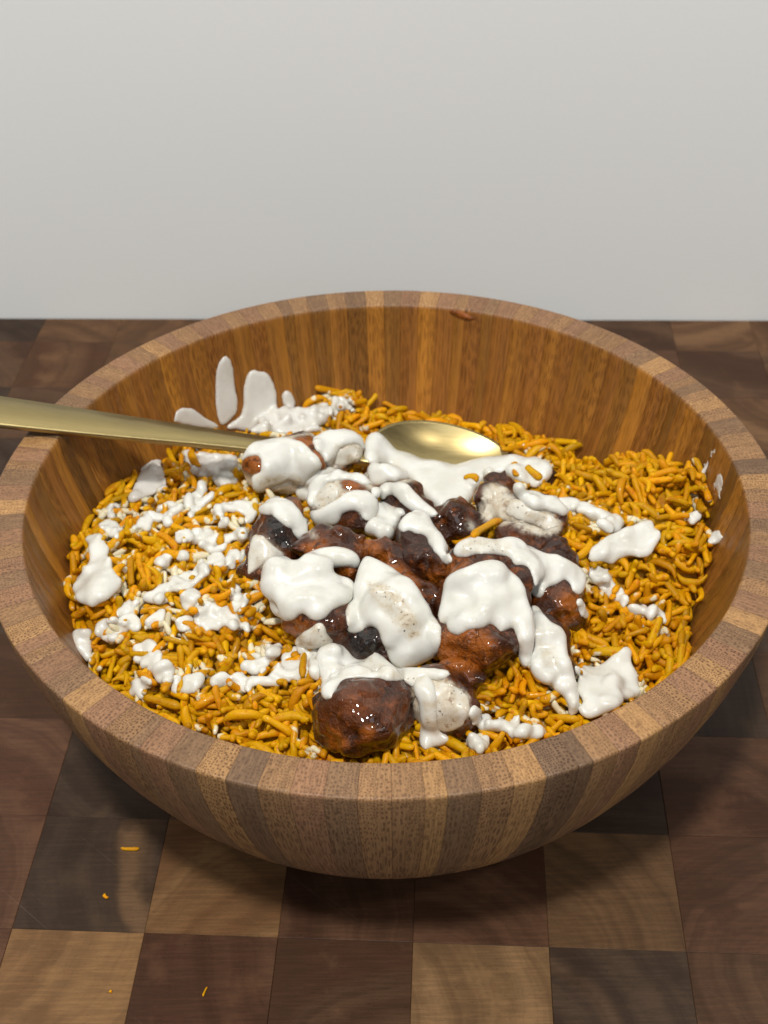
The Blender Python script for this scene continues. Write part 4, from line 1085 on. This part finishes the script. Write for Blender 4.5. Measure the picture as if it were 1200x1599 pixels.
# ------------------------------------------------------------------ white sauce
SAUCE_GEO = []
def sauce(label, poly, rmax=2.2, sink=0.30, step=3.0, rmin=0.7, vox=0.75, jump=0.02, group=None, holes=(), edge=1.0, thin=0.0, grow=0.00035, level=None, poke=0.0, soft=2, bridge=False, drop=True, part=0.4, bed=1.0, wash=0.0, mat=None, jitter=0.0):
    poly = [tuple(map(float, p)) for p in poly]
    xs = [p[0] for p in poly]; ys = [p[1] for p in poly]
    gx, gy = np.meshgrid(np.arange(min(xs), max(xs) + 1, step), np.arange(min(ys), max(ys) + 1, step * 0.85))
    P = np.stack([gx.ravel(), gy.ravel()], -1)
    P = P + RNG.uniform(-0.9, 0.9, P.shape)
    Pj = P
    if jitter:
        P3 = np.c_[P, np.zeros(len(P))]
        Pj = P + jitter * np.stack([vnoise(P3, 11.0, 301) + 0.6 * vnoise(P3, 5.0, 302), vnoise(P3, 11.0, 303) + 0.6 * vnoise(P3, 5.0, 304)], -1)
    m = in_poly(Pj, poly); P = P[m]; Pj = Pj[m]
    if not len(P): return
    d = edge_dist(Pj, poly)
    for hpoly in holes:
        k = ~in_poly(P, hpoly)
        P, d = P[k], d[k]
        d = np.minimum(d, edge_dist(P, hpoly))
    C, Rr, DD, PX, ED = [], [], [], [], []
    for (x, y), dd in zip(P, d):
        dv = pix_dir(x, y)
        loc, nrm, fi, dist = BVH.ray_cast(CAMV, Vector(dv))
        if loc is None: continue
        sc = dist * float(dv @ _fw) / FPX * 1000.0          # mm per photo pixel
        r = min(rmax, max(rmin, dd * sc * edge))
        n = np.array(nrm)
        if n @ dv > 0: n = -n
        p = np.array(loc)
        if level is not None and p[2] < level:
            C.append(p); Rr.append(r * 0.001); DD.append(dist); PX.append((x, y)); ED.append(dd)
            p = p - dv * (p[2] - level) / dv[2]; n = np.array([0, 0, 1.0])
        if bridge:
            hz = float(rice_h(p[0], p[1])) + (-0.0006 if bridge is True else bridge)
            if p[2] < hz: p = p - dv * (p[2] - hz) / dv[2]; n = np.array([0, 0, 1.0])
        if poke and fi >= GRAIN0:
            gi = GID[fi - GRAIN0]
            if GHASH[gi] < poke and p[2] > float(rice_h(p[0], p[1])) - 0.0002: continue
        if p[2] > ZR - 0.0005 and np.hypot(p[0], p[1]) > ri - 0.0004: continue     # nothing on top of the rim
        C.append(p + n * r * 0.001 * (sink)); Rr.append(r * 0.001); DD.append(dist); PX.append((x, y)); ED.append(dd)
    if len(C) < 3: return
    C = np.array(C); Rr = np.array(Rr)
    # samples at the very edge that slipped past a silhouette onto something far behind are dropped
    PX = np.array(PX); DD = np.array(DD); ED = np.array(ED)
    near_ = ((PX[:, None, :] - PX[None, :, :]) ** 2).sum(-1) < 100.0
    lo_d = np.where(near_, DD[None, :], np.inf).min(1)
    k = ~((ED < 7.0) & (DD > lo_d + 0.0055)) | (not drop)
    if k.sum() > 20: C, Rr = C[k], Rr[k]
    Rr = Rr * (1 + 0.16 * vnoise(C, 0.0075, 77) + 0.12 * vnoise(C, 0.0035, 78))
    h = vox * 0.001
    lo = C.min(0) - 0.005; hi = C.max(0) + 0.005
    n = np.ceil((hi - lo) / h).astype(int) + 1
    F = np.full(n, 0.003, np.float32)
    for c, r in zip(C, Rr):
        a = np.floor((c - r - 0.0022 - lo) / h).astype(int); b = np.ceil((c + r + 0.0022 - lo) / h).astype(int) + 1
        a = np.maximum(a, 0); b = np.minimum(b, n)
        gx = lo[0] + h * np.arange(a[0], b[0]) - c[0]
        gy = lo[1] + h * np.arange(a[1], b[1]) - c[1]
        gz = lo[2] + h * np.arange(a[2], b[2]) - c[2]
        dd = np.sqrt((gx * gx)[:, None, None] + (gy * gy)[None, :, None] + (gz * gz)[None, None, :]) - r
        blk = F[a[0]:b[0], a[1]:b[1], a[2]:b[2]]
        np.minimum(blk, dd, out=blk)
    F = blur(np.clip(F, -0.003, 0.003), soft)
    F[0], F[-1] = 0.003, 0.003; F[:, 0], F[:, -1] = 0.003, 0.003; F[:, :, 0], F[:, :, -1] = 0.003, 0.003
    V, Q = surface_nets(F - grow, lo, h)
    if len(V) < 20: return
    V = relax(V, Q, 1 + soft, 0.5)
    # drop stray droplets: keep connected lumps that are big enough
    lab = np.arange(len(V))
    e = np.concatenate([Q[:, [0, 1]], Q[:, [1, 2]], Q[:, [2, 3]], Q[:, [3, 0]]])
    for _ in range(400):
        l2 = lab.copy()
        np.minimum.at(l2, e[:, 0], lab[e[:, 1]]); np.minimum.at(l2, e[:, 1], lab[e[:, 0]])
        l2 = l2[l2]
        if (l2 == lab).all(): break
        lab = l2
    ids, cnt = np.unique(lab, return_counts=True)
    keep_ids = ids[cnt >= max(60, part * cnt.max())]
    keepv = np.isin(lab, keep_ids)
    Q = Q[keepv[Q[:, 0]]]
    remap = np.cumsum(keepv) - 1
    V = V[keepv]; Q = remap[Q]
    base = V.mean(0)
    name = 'white_sauce' if mat is None else 'brown_glaze'
    me = quad_mesh(name, V - base, Q)
    tv = np.full(len(V), thin); pv = project(V)
    for poly_, val_ in THIN:
        d_ = edge_dist(pv, poly_); k = in_poly(pv, poly_)
        tv = np.maximum(tv, np.where(k, np.clip(d_ / 9.0, 0, 1) * val_, 0))
    set_attr(me, 'thin', tv)
    if mat is not None: set_attr(me, 'orange', np.ones(len(V)))
    kd = KDTree(len(C))
    for i_, c_ in enumerate(C): kd.insert(c_, i_)
    kd.balance()
    rv_ = np.array([np.mean([Rr[q[1]] for q in kd.find_n(v_, 3)]) for v_ in V])
    set_attr(me, 'edge', np.clip(1 - rv_ / 0.0012, 0, 1))
    set_attr(me, 'bed', np.full(len(V), bed)); set_attr(me, 'wash', np.full(len(V), wash))
    SAUCE_GEO.append((V, Q))
    o = link(name, me, mat or M_SAUCE)
    o.location = base
    tag(o, label, 'sauce', (group or 'white sauce poured over the bowl') if mat is None else None)
    return o
for lab_, poly_, kw_ in SAUCES:
    sauce(lab_, poly_, **kw_)

# loose grains lying on other things
BVH = make_bvh(bvh_parts + SAUCE_GEO)
def loose(label, px0, px1, lift, thick=1.0, shade_=1.0, var_=3, board_z=None, group='loose rice grains'):
    pts = []
    for (x, y) in (px0, px1):
        if board_z is not None: pts.append(at_z(x, y, board_z)); continue
        dv = pix_dir(x, y); h_ = BVH.ray_cast(CAMV, Vector(dv))
        pts.append(np.array(h_[0]) - dv * lift)
    a, b = pts
    dx = b - a; L = np.linalg.norm(dx); dx /= L
    dy = np.cross([0, 0, 1.0], dx); dy /= np.linalg.norm(dy); dz = np.cross(dx, dy)
    o = bpy.data.objects.new('loose_rice_grain', GM[var_])
    L0 = SH[var_][0][:, 0].max() - SH[var_][0][:, 0].min()
    k = L / L0
    c = (a + b) / 2
    o.matrix_local = Matrix([[dx[r] * k, dy[r] * thick, dz[r] * thick, c[r]] for r in range(3)] + [[0, 0, 0, 1]])
    o.color = (shade_,) * 3 + (0.8,)
    COL.objects.link(o)
    tag(o, label, 'rice grain', group)
loose('long rice grain lying on the dark piece behind the big sauce sheet', (706, 847), (752, 824), 0.0012, 1.1, 1.1, 2)
loose('second rice grain crossing the long grain on the dark piece', (738, 838), (783, 812), 0.0016, 1.1, 1.1, 5)
loose('stub of rice on the white sauce pool, above the flat dark piece', (726, 745), (746, 750), 0.0012, 1.25, 1.05, 7)
loose('rice grain hooked over the tip of the spoon bowl', (781, 662), (788, 702), 0.0022, 1.1, 1.0, 4)
loose('rice grain slanting over the tip of the spoon bowl, right of the hooked grain', (796, 660), (822, 694), 0.0022, 1.1, 1.0, 1)
loose('rice grain lying flat across the tip of the spoon bowl', (784, 702), (822, 694), 0.0020, 1.1, 1.0, 9)
loose('rice grain half sunk in the right end of the white sauce pool, left of two', (805, 722), (808, 743), 0.0006, 1.1, 1.0, 4)
loose('rice grain half sunk in the right end of the white sauce pool, right of two', (822, 728), (846, 748), 0.0006, 1.2, 1.0, 6)
loose('upright rice grain below the spoon handle, left of two', (262, 700), (286, 752), 0.0020, 1.0, 0.95, 6)
loose('upright rice grain below the spoon handle, right of two', (300, 702), (312, 728), 0.0020, 1.1, 1.0, 8)
loose('yellow stray grain on the dark wood block left of the bowl foot', (189, 1324.5), (218, 1325), 0, 0.5, 1.0, 0, board_z=0.0006, group='stray crumbs on the board')
loose('curled crumb of rice on the dark wood block, below the stray grain', (163, 1396), (169, 1402), 0, 0.5, 1.3, 4, board_z=0.0006, group='stray crumbs on the board')
loose('thin sliver of rice near the front edge of the board', (317, 1556), (324, 1541), 0, 0.25, 1.0, 10, board_z=0.0004, group='stray crumbs on the board')
loose('tiny crumb of rice on the tan wood block in front', (170.5, 1549), (174.5, 1550), 0, 0.35, 1.3, 12, board_z=0.0004, group='stray crumbs on the board')
